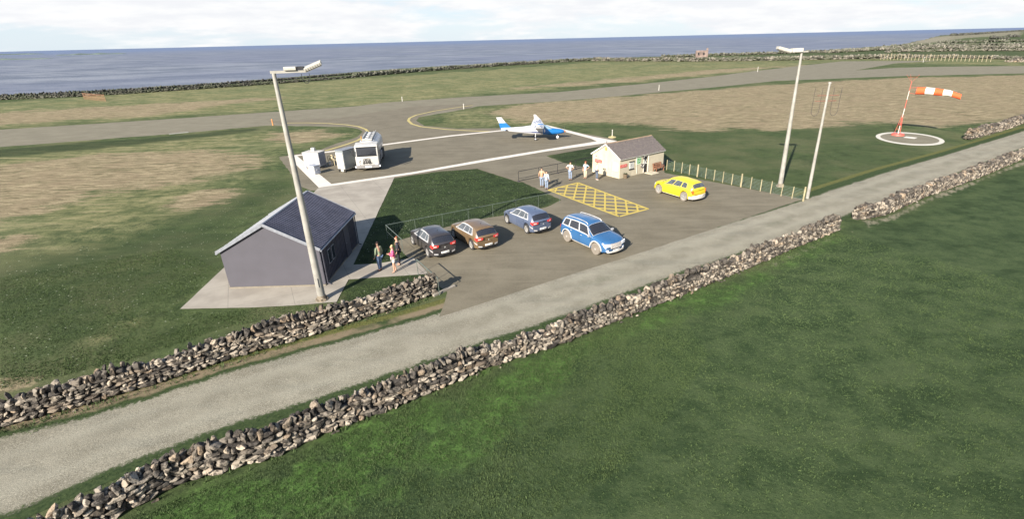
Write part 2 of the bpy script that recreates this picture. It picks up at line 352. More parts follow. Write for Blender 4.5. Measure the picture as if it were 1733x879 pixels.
# ------------------------------------------------------------------ ground sheet
def build_ground():
    rs=[0.0]; r=2.0
    while r<9500:
        rs.append(r); r*=1.024 if r<60 else (1.013 if r<700 else 1.035)
    az=list(np.arange(32,149,.3)); back=list(np.arange(152,392,4.0)); az=np.radians(np.array(az+back)); na=len(az)
    rs=np.array(rs[1:]); nr=len(rs)
    AR,AA=np.meshgrid(rs,az,indexing='ij'); x=AR*np.cos(AA); y=AR*np.sin(AA)
    x=x.ravel(); y=y.ravel()
    n1=fbm(x/6,y/6,3)-.5; n2=fbm(x/25,y/25,9)-.5
    def mask(polys,has_w):
        out=np.zeros(len(x))
        for e in polys:
            poly,soft=e[0],e[1]; w=e[2] if has_w else 1.0
            wp=GP(poly); sd=sdist(x,y,[tuple(p) for p in wp])
            sd=sd+(n1*2.2+n2*1.0)*soft
            out=np.maximum(out,w*np.clip(.5+sd/(2*soft),0,1))
        return out
    at={'dry':mask(dry_px,False),'olive':mask(olive_px,True),'lush':mask(lush_px,True),'bright':mask(bright_px,True),'sand':mask(sand_px,True),'field':mask(field_px,True)}
    at['dry']*=1-.0*at['lush']
    fl=mask([([(-300,470),(0,440),(300,380),(480,300),(500,330),(300,524),(420,545),(200,640),(-100,720)],1.5,1.0),(lawn_px,.2,1.0),([(590,473),(722,462),(700,500),(560,530)],.3,1.0),([(920,264),(1045,236),(1560,222),(1640,238),(1340,347),(1125,292)],1.2,.5)],True)
    at['flower']=fl
    z=np.zeros(len(x)); sd=sdist(x,y,land)
    sd=sd+(fbm(x/18,y/18,21)-.5)*8
    z=np.where(sd<0,np.maximum(sd*.7,-9),0)
    z=z+np.where(sd>2,(fbm(x/14,y/14,5)-.5)*.0,0)
    V=np.column_stack([x,y,z]); V=np.vstack([V,[[0,0,0]]])
    for k in at: at[k]=np.append(at[k],0)
    F=[]
    i=np.arange(nr-1)[:,None]*na; j=np.arange(na)[None,:]; jn=(j+1)%na
    F=np.stack([i+j,i+na+j,i+na+jn,i+jn],-1).reshape(-1,4)
    o=npmesh('ground',V,F,MG,True,at); tag(o,kind='structure')
    bm=MB(); c=len(x)
    return o
build_ground()
# sea
def sea_mat():
    m,N=newmat('sea_water'); P=N('NewGeometry').outputs['Position']
    mp=N('Mapping',{'Vector':P,'Rotation':(0,0,R(40)),'Scale':(.5,1,1)}).outputs[0]
    w1=N.noise(mp,.028,8,.72); w2=N.noise(mp,.22,5,.65); w3=N.noise(P,.0035,4)
    c=N.mix(N.ramp(w1,.40,.60),(.086,.099,.128),(.180,.190,.215))
    c=N.mix(N.ramp(w3,.4,.6,0,.5),c,(.095,.106,.155))
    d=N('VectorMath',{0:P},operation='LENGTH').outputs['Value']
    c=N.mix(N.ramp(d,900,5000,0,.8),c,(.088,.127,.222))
    c=N.mix(N.ramp(w2,.60,.74,0,.25),c,(.22,.22,.24))
    finish(N,c,.55,N.math('ADD',N.math('MULTIPLY',w1,3),w2),.5,.8,spec=.35); return m
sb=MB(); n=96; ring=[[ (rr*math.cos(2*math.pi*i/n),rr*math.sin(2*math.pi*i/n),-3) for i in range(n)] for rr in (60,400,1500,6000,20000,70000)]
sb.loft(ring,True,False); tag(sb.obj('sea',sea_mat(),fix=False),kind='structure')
# sheets
def sheet(name,px,z,m,step=.7,jit=.0,world=False,sub=True):
    pts=[Vector(p) for p in (px if world else GP(px))]; out=[]
    n=len(pts)
    for i in range(n):
        a,b=pts[i],pts[(i+1)%n]; L=(b-a).length; k=max(1,min(60,int(L/step)))
        nn=Vector((-(b-a).y,(b-a).x)).normalized() if L>0 else Vector((0,0))
        for q in range(k):
            p=a.lerp(b,q/k); w=random.uniform(-jit,jit) if q else 0
            out.append((p.x+nn.x*w,p.y+nn.y*w,z))
    tri=tessellate_polygon([[Vector(p) for p in out]])
    b=MB(); b.add(out,[tuple(t) for t in tri]); o=b.obj(name,m,fix=False)
    bm=bmesh.new(); bm.from_mesh(o.data)
    for f in bm.faces:
        if f.normal.z<0: f.normal_flip()
    bm.to_mesh(o.data); bm.free()
    return tag(o,kind='structure')
sheet('runway',runway_px,.008,MRUN,1.5,.22)
sheet('apron',apron_px,.020,MAPR,.6,.07)
sheet('car_park',park_px,.014,MPARK,.5,.05)
sheet('footpath',conc_px,.028,MCONC,.6,.015)
# gravel lane with verges
def resample(pts,n):
    P=[np.array(G(*p).to_2d()) for p in pts]; d=[0]
    for a,b in zip(P,P[1:]): d.append(d[-1]+np.linalg.norm(b-a))
    t=np.linspace(0,d[-1],n); P=np.array(P)
    return np.column_stack([np.interp(t,d,P[:,0]),np.interp(t,d,P[:,1])])
def build_road():
    Lc=resample(roadL,4000); Rc=resample(roadR,4000)
    C=[];Wd=[]
    for i in range(0,4000,8):
        j=np.argmin(((Rc-Lc[i])**2).sum(1)); C.append((Lc[i]+Rc[j])/2); Wd.append(np.linalg.norm(Rc[j]-Lc[i])/2)
    C=np.array(C); Wd=np.array(Wd)
    k=np.ones(15)/15
    def sm(a): return np.convolve(np.pad(a,(7,7),'edge'),k,'valid')
    C=np.column_stack([sm(C[:,0]),sm(C[:,1])]); Wd=sm(Wd)
    T=np.gradient(C,axis=0); T/=np.linalg.norm(T,axis=1)[:,None]+1e-9; Nn=np.column_stack([-T[:,1],T[:,0]])
    us=[-1.35,-1.2,-1.0,-.8,-.5,-.25,0,.25,.5,.8,1.0,1.2,1.4,1.6,1.75]
    # right verge only as wide as the walls allow
    V=[];U=[]
    for c,w,nn in zip(C,Wd,Nn):
        for u in us:
            crown=.05*(1-min(1,abs(u)))
            p=c+nn*u*w; V.append((p[0],p[1],.008+crown*.6)); U.append(u)
    m=len(us); n=len(C); i=np.arange(n-1)[:,None]*m; j=np.arange(m-1)[None,:]
    F=np.stack([i+j,i+m+j,i+m+j+1,i+j+1],-1).reshape(-1,4)[:, ::-1]
    o=npmesh('road',np.array(V),F,MROAD,True,{'u':np.array(U)}); tag(o,kind='structure')
    return C,Wd,Nn
RC,RW,RN=build_road()
# painted lines
def line_strip(name,px,w,z,m,closed=False):
    pts=[Vector(p) for p in GP(px)]; b=MB(); rings=[]
    n=len(pts)
    for i in range(n):
        a=pts[i-1] if (i or closed) else pts[i]; c=pts[(i+1)%n] if (i<n-1 or closed) else pts[i]
        d=(c-a).normalized(); nn=Vector((-d.y,d.x))
        k=1.0
        if 0<i<n-1 or closed:
            d1=(pts[i]-a).normalized(); k=1/max(.35,nn.dot(Vector((-d1.y,d1.x))))
        rings.append([(pts[i].x+nn.x*w/2*k,pts[i].y+nn.y*w/2*k,z),(pts[i].x-nn.x*w/2*k,pts[i].y-nn.y*w/2*k,z)])
    if closed: rings.append(rings[0])
    b.loft(rings,False,False)
    o=b.obj(name,m,fix=False)
    bm=bmesh.new(); bm.from_mesh(o.data)
    for f in bm.faces:
        if f.normal.z<0: f.normal_flip()
    bm.to_mesh(o.data); bm.free()
    return tag(o,kind='structure')
def quadsheet(name,px,z,m): return sheet(name,px,z,m,100,0)
# stand outline: bottom, left, top, right
quadsheet('stand_marking',[(487,265),(503,264.5),(561,312),(700,291.5),(820,270.2),(925,253),(1010,239.5),(1000,234.8),(921,214.2),(850,222),(760,231.5),(650,246.2),(564,257.5),(503,264.5),(487,265),(497,263.3),(564,255.5),(650,244.2),(760,229.6),(850,220.4),(925,211.6),(1002,231.2),(1044,239.2),(1035,241.2),(925,256.5),(820,274.2),(700,294.8),(540,318.5)],.026,MWHITE)
line_strip('taxiway_line',[(478,208.6),(520,208),(555,209),(585,211.2),(606,214.2),(619,219),(623,223.5),(619,230),(605,238),(587,244.5),(555,254.2),(530,259.5)],.42,.0255,MYELF)
line_strip('taxiway_line',[(800,178.5),(770,182.5),(735,188),(704,195),(693,200),(691,204.5),(697,210),(712,214.5),(756,219.3),(800,221.8),(840,223)],.45,.0255,MYELF)
# yellow cross-hatched box
def hatch():
    A,B,C_,D=[G(*p).to_2d() for p in ((928,322),(1048,367),(1097,354),(978,309.5))]
    u=(B-A); v=(D-A)
    b=MB()
    def P(s,t): 
        p=A.lerp(B,s).lerp(D.lerp(C_,s),t); return p
    def seg(p,q,w):
        d=(q-p); L=d.length; d.normalize(); nn=Vector((-d.y,d.x))*w/2
        b.add([(p.x+nn.x,p.y+nn.y,seg.z),(p.x-nn.x,p.y-nn.y,seg.z),(q.x-nn.x,q.y-nn.y,seg.z),(q.x+nn.x,q.y+nn.y,seg.z)],[(0,1,2,3)])
    seg.z=.0185
    for s,t in (((0,0),(1,0)),((1,0),(1,1)),((1,1),(0,1)),((0,1),(0,0))): seg(P(*s),P(*t),.22)
    seg.z=.0225
    L=u.length; Wd=v.length; k=Wd/L*1.0
    n=7; st=1.0/n
    for i in range(-3,n+1):
        s0=i*st; s1=s0+k; a,bb=0,1
        t0,t1=0,1
        if s0<0: t0=-s0/k; s0=0
        if s1>1: t1=1-(s1-1)/k; s1=1
        if t1-t0>.05 and s0<1: seg(P(s0,t0),P(s1,t1),.24)
    seg.z=.0265
    for i in range(-3,n+1):
        s0=i*st; s1=s0+k; t0,t1=0,1
        if s0<0: t0=-s0/k; s0=0
        if s1>1: t1=1-(s1-1)/k; s1=1
        if t1-t0>.05 and s0<1: seg(P(s0,1-t0),P(s1,1-t1),.15)
    o=b.obj('box_marking',MYEL,fix=False)
    bm=bmesh.new(); bm.from_mesh(o.data)
    for f in bm.faces:
        if f.normal.z<0: f.normal_flip()
    bm.to_mesh(o.data); bm.free(); tag(o,kind='structure')
hatch()
# kerb by the wall end
kb=MB(); k0,k1,k2=G(738,503),G(762,492),G(748,508)
kb.box((0,0,.06),(1.5,.16,.13),Matrix.Translation(G(752,494))@Matrix.Rotation(math.atan2((k1-k0).y,(k1-k0).x),4,'Z'),bev=.02)
tag(kb.obj('kerb',MCONC),kind='structure')
exec_sections=[]
# ------------------------------------------------------------------ dry stone walls
def stone_mat():
    m,N=newmat('limestone'); P=N('NewGeometry').outputs['Position']
    t=N.attr('tone'); w=N.attr('warm')
    n=N.noise(P,5,6,.65); f=N.noise(P,22,5,.7)
    c=N.mix(N.ramp(t,0,1),(.060,.053,.046),(.380,.325,.255))
    c=N.mix(N.math('MULTIPLY',w,.6),c,(.33,.235,.15))
    c=N.mix(N.ramp(n,.46,.57,0,.88),c,(.026,.023,.020))
    c=N.mix(N.ramp(f,.58,.74,0,.45),c,(.38,.345,.29))
    c=N.mix(N.ramp(N.noise(P,2.3,4,.7),.60,.72,0,.5),c,(.10,.085,.05))
    h=N.math('ADD',N.math('MULTIPLY',n,.8),N.math('MULTIPLY',f,.4))
    finish(N,c,.92,h,1.0,.05,spec=.15); return m
MST=stone_mat()
def templates(sub,k=14):
    out=[]
    for i in range(k):
        bm=bmesh.new(); bmesh.ops.create_icosphere(bm,subdivisions=sub,radius=1)
        V=np.array([v.co[:] for v in bm.verts]); F=np.array([[v.index for v in f.verts] for f in bm.faces]); bm.free()
        e=random.uniform(.5,.72); V=np.sign(V)*np.abs(V)**e
        V/=np.abs(V).max(0)
        r2=np.random.default_rng(i)
        ph=r2.uniform(0,6,9)
        d=1+.13*np.sin(2.3*V[:,0]+ph[0])*np.cos(2.7*V[:,1]+ph[1])+.12*np.sin(3.1*V[:,2]+ph[2]+V[:,0]*1.7)+.07*np.sin(5*V[:,1]+ph[3])*np.sin(4.6*V[:,2]+ph[4])
        V=V*d[:,None]
        V[:,2]+= .25*V[:,0]*r2.uniform(-1,1); V[:,1]+=.22*V[:,2]*r2.uniform(-1,1)
        if sub>1:
            nrm=r2.normal(size=(11,3)); nrm/=np.linalg.norm(nrm,axis=1)[:,None]
            for q in nrm:      # chip flat facets
                dd=V@q; lim=r2.uniform(.46,.78); V-=np.outer(np.maximum(0,dd-lim),q)
        out.append((V,F))
    return out
T2=templates(2); T1=templates(1)
def rotm(ax,ay,az):
    cx,sx,cy,sy,cz,sz=math.cos(ax),math.sin(ax),math.cos(ay),math.sin(ay),math.cos(az),math.sin(az)
    return np.array([[cz*cy,cz*sy*sx-sz*cx,cz*sy*cx+sz*sx],[sz*cy,sz*sy*sx+cz*cx,sz*sy*cx-cz*sx],[-sy,cy*sx,cy*cx]])
def build_stones(name,stones,T,core=None,mat_=None,smooth=True,zdark=0):
    mat_=mat_ or MST
    Vs=[];Fs=[];tn=[];wm=[];o=0
    for (p,sc,rt) in stones:
        V,F=T[rng.integers(len(T))]
        W=(V*np.array(sc))@rotm(*rt).T+np.array(p)
        Vs.append(W); Fs.append(F+o); o+=len(V)
        t=rng.beta(1.5,1.5)*(1-(.5 if zdark and p[2]>zdark else 0)); tn.append(np.full(len(V),t)); wm.append(np.full(len(V),max(0,rng.normal(-.1,.45))))
    if core is not None:
        V,F=core; Vs.append(V); Fs.append(F+o); tn.append(np.zeros(len(V))-.5); wm.append(np.zeros(len(V)))  # core gets the darkest tone, painting shade into gaps between stones
    return npmesh(name,np.vstack(Vs),np.vstack(Fs),mat_,smooth,{'tone':np.concatenate(tn),'warm':np.clip(np.concatenate(wm),0,1)})
def drywall(label,px,side,thick=.52,h=1.0,s=1.0,T=T2,n=400,world=None,name='dry_stone_wall',group=None,hseed=1,jitter=0,m=None,smooth=False):
    """px: base line of the face seen from the camera; side=+1: body lies to the left of the path direction"""
    C=resample(px,n) if world is None else world
    seg=np.linalg.norm(np.diff(C,axis=0),axis=1); D=np.concatenate([[0],np.cumsum(seg)]); L=D[-1]
    def at(t):
        x=np.interp(t,D,C[:,0]); y=np.interp(t,D,C[:,1]); x2=np.interp(min(L,t+.3),D,C[:,0])-np.interp(max(0,t-.3),D,C[:,0]); y2=np.interp(min(L,t+.3),D,C[:,1])-np.interp(max(0,t-.3),D,C[:,1])
        l=math.hypot(x2,y2) or 1; return x,y,x2/l,y2/l
    st=[]
    def hh(t): return h*(1+.10*math.sin(t*.9/s+hseed)+.07*math.sin(t*.37/s+2*hseed)+.05*math.sin(t*2.3/s))
    body=.70
    def put(t,off,z,sc,rt):
        x,y,tx,ty=at(t); nx,ny=-ty*side,tx*side
        a=math.atan2(ty,tx)
        w=.0 if not jitter else random.uniform(-jitter,jitter)
        st.append(((x+nx*(off+w),y+ny*(off+w),z),sc,(rt[0],rt[1],a+rt[2])))
    for face in (0,1):
        z=0.04*s
        while z<h*body:
            ch=random.uniform(.12,.22)*s
            t=random.uniform(0,.2)
            while t<L:
                hl=hh(t)*body/h
                l=random.choice((random.uniform(.15,.28),random.uniform(.3,.6)))*s
                if z<h*(hl)+.02:
                    bat=(z/h)*.09*thick/.5
                    off=(.06*s+bat) if face==0 else (thick-.06*s-bat)
                    put(t+l/2,off+random.uniform(-.03,.03)*s,z+ch/2,(l*.60,.16*s,ch*.66),(random.uniform(-.12,.12),random.uniform(-.14,.14),random.uniform(-.12,.12)))
                t+=l*.93
            z+=ch*.86
    # coping set on edge
    for row in range(2 if thick>.4*s else 1):
        t=0
        while t<L:
            l=random.uniform(.15,.32)*s; top=hh(t)
            ht=random.uniform(.20,.36)*s
            if random.random()<.05: t+=l; continue
            off=thick*(.33+.34*row)+random.uniform(-.05,.05)*s
            if random.random()<.18: sc=(l*.8,random.uniform(.14,.2)*s,.11*s); zz=h*body+.12*s
            else: sc=(l*.60,random.uniform(.14,.22)*s,ht*.74); zz=h*body+ht*.5
            zz=zz+(top-h)*.8
            put(t+l/2,off,zz,sc,(random.uniform(-.25,.25),random.uniform(-.35,.35),random.uniform(-.35,.35)))
            t+=l*.95
    # rounded wall ends
    for e in (0,L):
        for k in range(int(34/s) if s<1.3 else 10):
            put(e+random.uniform(-.08,.08)*s,random.uniform(.02,thick-.02),random.uniform(.03,h*.92),(random.uniform(.1,.18)*s,random.uniform(.1,.18)*s,random.uniform(.07,.12)*s),[random.uniform(-.3,.3) for _ in range(3)])
    # fallen / footing stones
    for k in range(int(L/(1.6*s))):
        put(random.uniform(0,L),random.choice((-.12,-.06,thick+.06))*s,.02,(random.uniform(.05,.13)*s,random.uniform(.05,.1)*s,.05*s),[random.uniform(-.3,.3) for _ in range(3)])
    ts=np.arange(0,L,.8*s); V=[]
    for t in ts:
        x,y,tx,ty=at(t); nx,ny=-ty*side,tx*side; zt=hh(t)*body+.02
        for o_,z in ((.13*s,-.1),(.17*s,zt),(thick-.17*s,zt),(thick-.13*s,-.1)): V.append((x+nx*o_,y+ny*o_,z))
    V=np.array(V); mm_=len(ts); F=[]
    for i in range(mm_-1):
        for j in range(3):
            a,b,c,d=i*4+j,i*4+j+1,(i+1)*4+j+1,(i+1)*4+j; F+=[(a,b,c),(a,c,d)]
    o=build_stones(name,st,T,(V,np.array(F)),m,False,h*.8 if s<1.4 else 0)
    tag(o,label,'stone wall',group); return o
wallA=[(-420,905),(-200,805),(0,728),(135,692),(270,651),(405,606),(531,570),(630,537),(690,517),(738,499)]
wallB=[(-60,1010),(60,945),(198,879),(307,822),(456,782),(565,730),(700,681),(823,627),(946,587),(1051,543),(1139,508),(1270,455),(1358,416),(1419,392)]
wallC=[(1455,373),(1494,366),(1563,335),(1623,314),(1671,295),(1733,268),(1830,236),(1950,200)]
wallD=[(1641,237),(1690,223),(1733,209),(1800,186),(1900,158)]
def far_stone(name,lo,hi):
    m,N=newmat(name); t=N.attr('tone'); P=N('NewGeometry').outputs['Position']
    c=N.mix(N.ramp(t,0,1),lo,hi); c=N.mix(N.ramp(N.noise(P,.25,4),.45,.6,0,.6),c,(.075,.085,.05)); finish(N,c,.95,N.noise(P,2,4),.6,.1,spec=.1); return m
MSD=far_stone('mossy_shore_stone',(.035,.035,.028),(.17,.165,.13)); MSP=far_stone('pale_shore_stone',(.045,.045,.035),(.21,.19,.155)); MSK=far_stone('dark_shore_stone',(.03,.03,.028),(.10,.095,.085))
drywall('long grey dry stone wall on the near left side of the lane, ending beside the car park',wallA,1,.56,1.2,1.0,T2,500,hseed=1)
drywall('long grey dry stone wall between the gravel lane and the bright green field in the foreground',wallB,1,.56,1.12,1.0,T2,500,hseed=2)
drywall('dry stone wall continuing past the field gap along the right side of the lane',wallC,1,.56,1.0,1.05,T1,300,hseed=3)
drywall('short far piece of stone wall on the windsock side of the lane',wallD,1,.56,1.1,1.3,T1,200,hseed=4)
G_='stone walls along the coast and far fields'
# coast walls (coarser rubble)
drywall('low rubble shore wall beyond the runway at the left, along the water',[(-250,182),(-100,176),(0,169.5),(138,163.5),(240,157.5),(342,150.5),(480,141),(600,131.5)],1,.9,.65,1.3,T1,300,group=G_,jitter=.35,hseed=5,m=MSD)
drywall('thin dark boulder line at the very water edge on the left',[(-250,175),(0,164.5),(138,158.5),(240,152.5),(342,145.5),(480,135.5),(600,125.5)],1,.6,.35,1.8,T1,300,group=G_,jitter=.5,hseed=15,m=MSK)
drywall('rubble shore wall in the middle of the picture, beyond the runway and the small aircraft',[(601,131),(704,122),(842,112),(930,106.4),(1002,102.4)],1,1.5,1.25,2.3,T1,300,group=G_,jitter=.5,hseed=6,m=MSD)
drywall('pale rubble wall behind the runway end, left of the row of posts',[(1003,103.4),(1100,103.8),(1180,104),(1330,102.2),(1400,100.6),(1480,99.4),(1540,98.6)],1,1.8,1.5,2.8,T1,300,group=G_,jitter=.9,hseed=7,m=MSP)
drywall('dark boulder line at the water edge right of the ruined hut',[(1120,97.2),(1180,95.4),(1250,93.4),(1330,90.6),(1400,88.4),(1482,83.2),(1540,78)],1,1.2,1.0,3.0,T1,200,group=G_,jitter=1.0,hseed=8,m=MSD)
drywall('low rubble wall right behind the row of pale posts at the far right',[(1545,97.8),(1600,98.2),(1675,99.5),(1733,101.5),(1850,105)],1,1.2,1.0,2.4,T1,200,group=G_,jitter=.6,hseed=9,m=MSP)
drywall('pale field wall crossing the far right fields above the row of posts',[(1500,88.6),(1560,87.2),(1640,86.3),(1733,86.2),(1900,86)],1,1.0,.8,3.0,T1,200,group=G_,jitter=.8,hseed=10,m=MSP)
drywall('lowest of the three speckled rubble walls on the far right slope',[(1400,89.4),(1490,85),(1560,82.6),(1640,82),(1733,81.6),(1900,81)],1,1.2,.8,3.4,T1,200,group=G_,jitter=3,hseed=11,m=MSP)
drywall('middle one of the three speckled rubble walls on the far right slope',[(1470,84.2),(1560,80),(1640,79.4),(1733,78.8),(1900,78)],1,1.2,.8,3.6,T1,200,group=G_,jitter=3,hseed=16,m=MSP)
drywall('highest of the three speckled rubble walls on the far right slope',[(1500,80.8),(1560,77.4),(1640,76.6),(1733,76),(1900,75.4)],1,1.2,.9,4.0,T1,200,group=G_,jitter=4,hseed=17,m=MSD)
drywall('upper field wall on the headland below the sandy cliff',[(1590,72.6),(1640,71.6),(1733,70),(1900,69)],1,1.5,1.1,5,T1,160,group=G_,jitter=4,hseed=12,m=MSD)
drywall('dark wall along the crest of the headland against the sea',[(1612,60.2),(1640,58.7),(1670,56.7),(1711,53.8),(1733,52.2)],1,2,1.6,8,T1,160,group=G_,jitter=4,hseed=13,m=MSK)
drywall('short dark wall on the headland slope right of the sandy cliff',[(1676,65.3),(1700,66.3)],1,2,1.8,6,T1,60,group=G_,jitter=2,hseed=14,m=MSK)
drywall('short dark wall on the headland slope nearest the right edge',[(1702,62.6),(1722,62.6)],1,2,2.0,7,T1,60,group=G_,jitter=2,hseed=15,m=MSK)
# rubble heap at the right edge
c=G(1722,104.5); st=[]
for i in range(120):
    a=random.uniform(0,6.28); r=random.random()**.7
    st.append(((c.x+math.cos(a)*r*4.2,c.y+math.sin(a)*r*2.0,.1+(1-r)*1.5*random.random()),(random.uniform(.3,.8),random.uniform(.3,.6),random.uniform(.2,.4)),[random.uniform(-.5,.5) for _ in range(3)]))
tag(build_stones('stone_heap',st,T1),'pale heap of rubble stones beside the runway at the right edge','stone heap')
# ------------------------------------------------------------------ grey shed
MSHED=mat('grey_render',(.072,.068,.079),.75,var=.07,scale=1.5,bs=.08)
MSHEDD=mat('shaded_side_cladding',(.048,.048,.062),.55,var=.15,scale=3)
MROOFD=mat('shaded_roof_panels',(.060,.062,.088),.42,var=.2,scale=2.5,spec=.4)  # dark tone puts the shade of the right slope into its colour
MTRIM=mat('pale_metal_trim',(.26,.27,.295),.4,.3,var=.1)
MGLASSD=mat('dark_window_glass',(.02,.025,.035),.08,0,var=.1,spec=.8)
MCREAM=mat('cream_base_strip',(.19,.165,.125),.8)
sh=empty('shed',(G(390,489).x,G(390,489).y,0),R(1.0),'grey gabled shed with ribbed roof in lit and shaded tones beside the lamp mast and paved yard','shed')
SW,SD,SE,SRH=5.32,6.2,2.28,3.72
b=MB(); b.prism([(0,0),(SW,0),(SW,SE),(SW/2,SRH-.06),(0,SE)],0,SD,'y'); b.obj('wall',MSHED,sh)
b=MB(); b.box((SW/2,-.02,.05),(SW+.06,.05,.10)); b.box((SW+.02,SD/2,.05),(.05,SD,.10)); b.obj('plinth',MCREAM,sh)
b=MB()     # vertical cladding on the long right side, its shade put into a darker colour
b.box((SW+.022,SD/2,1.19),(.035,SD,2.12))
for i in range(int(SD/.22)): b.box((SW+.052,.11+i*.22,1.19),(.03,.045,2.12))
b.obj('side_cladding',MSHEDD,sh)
def slope_M(side):   # frame on a roof slope: u down slope, v along ridge
    run=SW/2+.13; dz=SRH-SE+ .06; L=math.hypot(run,dz); a=math.atan2(dz,run)
    return run,dz,L,a
run,dz,Ls,al=slope_M(1)
dz=(SRH-SE)*run/(SW/2); Ls=math.hypot(run,dz); al=math.atan2(dz,run)
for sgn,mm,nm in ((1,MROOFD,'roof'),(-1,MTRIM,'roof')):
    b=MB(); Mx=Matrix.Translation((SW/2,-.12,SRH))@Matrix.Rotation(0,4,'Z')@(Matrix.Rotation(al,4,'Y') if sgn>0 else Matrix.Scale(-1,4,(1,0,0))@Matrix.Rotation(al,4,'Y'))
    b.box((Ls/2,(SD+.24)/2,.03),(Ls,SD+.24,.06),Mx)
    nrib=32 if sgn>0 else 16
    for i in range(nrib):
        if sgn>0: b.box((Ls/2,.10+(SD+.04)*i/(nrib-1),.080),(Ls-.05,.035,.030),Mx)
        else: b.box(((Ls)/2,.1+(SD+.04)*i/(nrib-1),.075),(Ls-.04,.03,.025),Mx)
    rf=b.obj(nm,mm if sgn>0 else mat('sunlit_roof_sheet',(.25,.26,.28),.45,.2),sh)  # left slope coloured pale as sunlit, right slope dark as shaded
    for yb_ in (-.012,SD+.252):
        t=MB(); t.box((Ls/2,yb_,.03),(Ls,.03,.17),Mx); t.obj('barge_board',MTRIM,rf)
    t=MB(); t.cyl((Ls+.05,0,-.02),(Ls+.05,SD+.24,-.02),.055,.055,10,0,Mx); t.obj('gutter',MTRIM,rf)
b=MB(); b.cyl((SW/2,-.14,SRH+.045),(SW/2,SD+.14,SRH+.045),.06,.06,10); b.obj('ridge_cap',MTRIM,sh)
for y in (.10,SD-.08):
    b=MB(); b.tube([(SW+.13,y,SE-.08),(SW+.12,y,.12),(SW+.30,y,.05)],.035,8); b.obj('downpipe',MSHEDD,sh)
for y in (1.15,1.75):
    b=MB(); b.box((SW+.075,y,1.35),(.03,.46,.85),bev=.01); w=b.obj('window',MTRIM,sh)
    b=MB(); b.box((SW+.094,y,1.35),(.012,.36,.75)); b.obj('pane',MGLASSD,w)
b=MB(); b.box((SW+.07,4.3,1.05),(.04,.9,1.95),bev=.01); d=b.obj('door',MSHEDD,sh)
b=MB(); b.cyl((SW+.09,3.98,1.0),(SW+.14,3.98,1.0),.03); b.obj('handle',MTRIM,d)
# ------------------------------------------------------------------ terminal hut
MRENDER=mat('cream_render',(.44,.39,.285),.85,var=.08,scale=1.8,bs=.12,dirt=.18)
def slate_mat():
    m,N=newmat('roof_slates'); oc=N('TexCoord').outputs['Object']
    br=N('TexBrick',{'Vector':N('Mapping',{'Vector':oc,'Rotation':(R(90),0,0)}).outputs[0] if False else oc,'Scale':3.4,'Mortar Size':.018,'Brick Width':.5,'Row Height':.33,'Color1':(.115,.098,.088,1),'Color2':(.165,.138,.120,1),'Mortar':(.045,.038,.035,1)})
    n=N.noise(oc,2.5,6,.7)
    c=N.mix(N.ramp(n,.4,.65,0,.45),br.outputs[0],(.105,.088,.088))
    finish(N,c,.75,N.math('ADD',br.outputs['Fac'],n),-.35,.02,spec=.3); return m
MSLATE=slate_mat()
MWFR=mat('white_window_frame',(.62,.60,.54),.5); MPANE=mat('pale_blind_pane',(.50,.50,.46),.3,spec=.6)
MRED=mat('red_sign_face',(.50,.045,.035),.5,var=.1); MGRN=mat('green_sign_face',(.03,.24,.07),.5); MWSG=mat('white_sign_face',(.62,.62,.57),.5)
MBLK=mat('black_fittings',(.02,.02,.022),.5); MDARK=mat('interior_shade',(.012,.012,.013),.8)  # last one: near-black colour stands for shade inside rooms and openings
MWOOD=mat('brown_bench_wood',(.22,.10,.055),.7,var=.25,scale=9)
tc=G(1048,303)
th=empty('terminal_hut',(tc.x,tc.y,0),R(37),'small cream rendered hut with brown slate roof, red signs and an open doorway','building')
TL,TW,TE,TR_=6.42,3.72,1.90,3.02
ox=.0
b=MB()   # walls with a real doorway: front wall split round the opening
t=.2
dx0,dx1,dz1=3.44,4.04,1.66
b.prism([(0,0),(TW,0),(TW,TE),(TW/2,TR_-.05),(0,TE)],0,t,'x'); b.prism([(0,0),(TW,0),(TW,TE),(TW/2,TR_-.05),(0,TE)],TL-t,TL,'x')
b.box(((t+dx0)/2,t/2,TE/2),(dx0-t,t,TE)); b.box(((dx1+TL-t)/2,t/2,TE/2),(TL-t-dx1,t,TE)); b.box(((dx0+dx1)/2,t/2,(dz1+TE)/2),(dx1-dx0,t,TE-dz1))
b.box((TL/2,TW-t/2,TE/2),(TL-2*t,t,TE)); b.obj('wall',MRENDER,th)
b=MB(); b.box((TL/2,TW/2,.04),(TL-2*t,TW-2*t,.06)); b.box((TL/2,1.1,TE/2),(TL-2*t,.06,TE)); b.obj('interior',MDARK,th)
run=TW/2+.12; dzr=(TR_-TE)*run/(TW/2); Lr=math.hypot(run,dzr); ar=math.atan2(dzr,run)
rb=MB()
for sg in (1,-1):
    Mx=Matrix.Translation((-.10,TW/2,TR_))@Matrix.Rotation(R(-90) if sg>0 else R(90),4,'Z')
    if sg<0: Mx=Matrix.Translation((-.10,TW/2,TR_))@Matrix.Rotation(R(90),4,'Z')@Matrix.Scale(-1,4,(0,1,0))
    Mx=Mx@Matrix.Rotation(ar,4,'Y')
    rb.box((Lr/2,(TL+.2)/2,.035),(Lr,TL+.2,.07),Mx)
roof=rb.obj('roof',MSLATE,th)
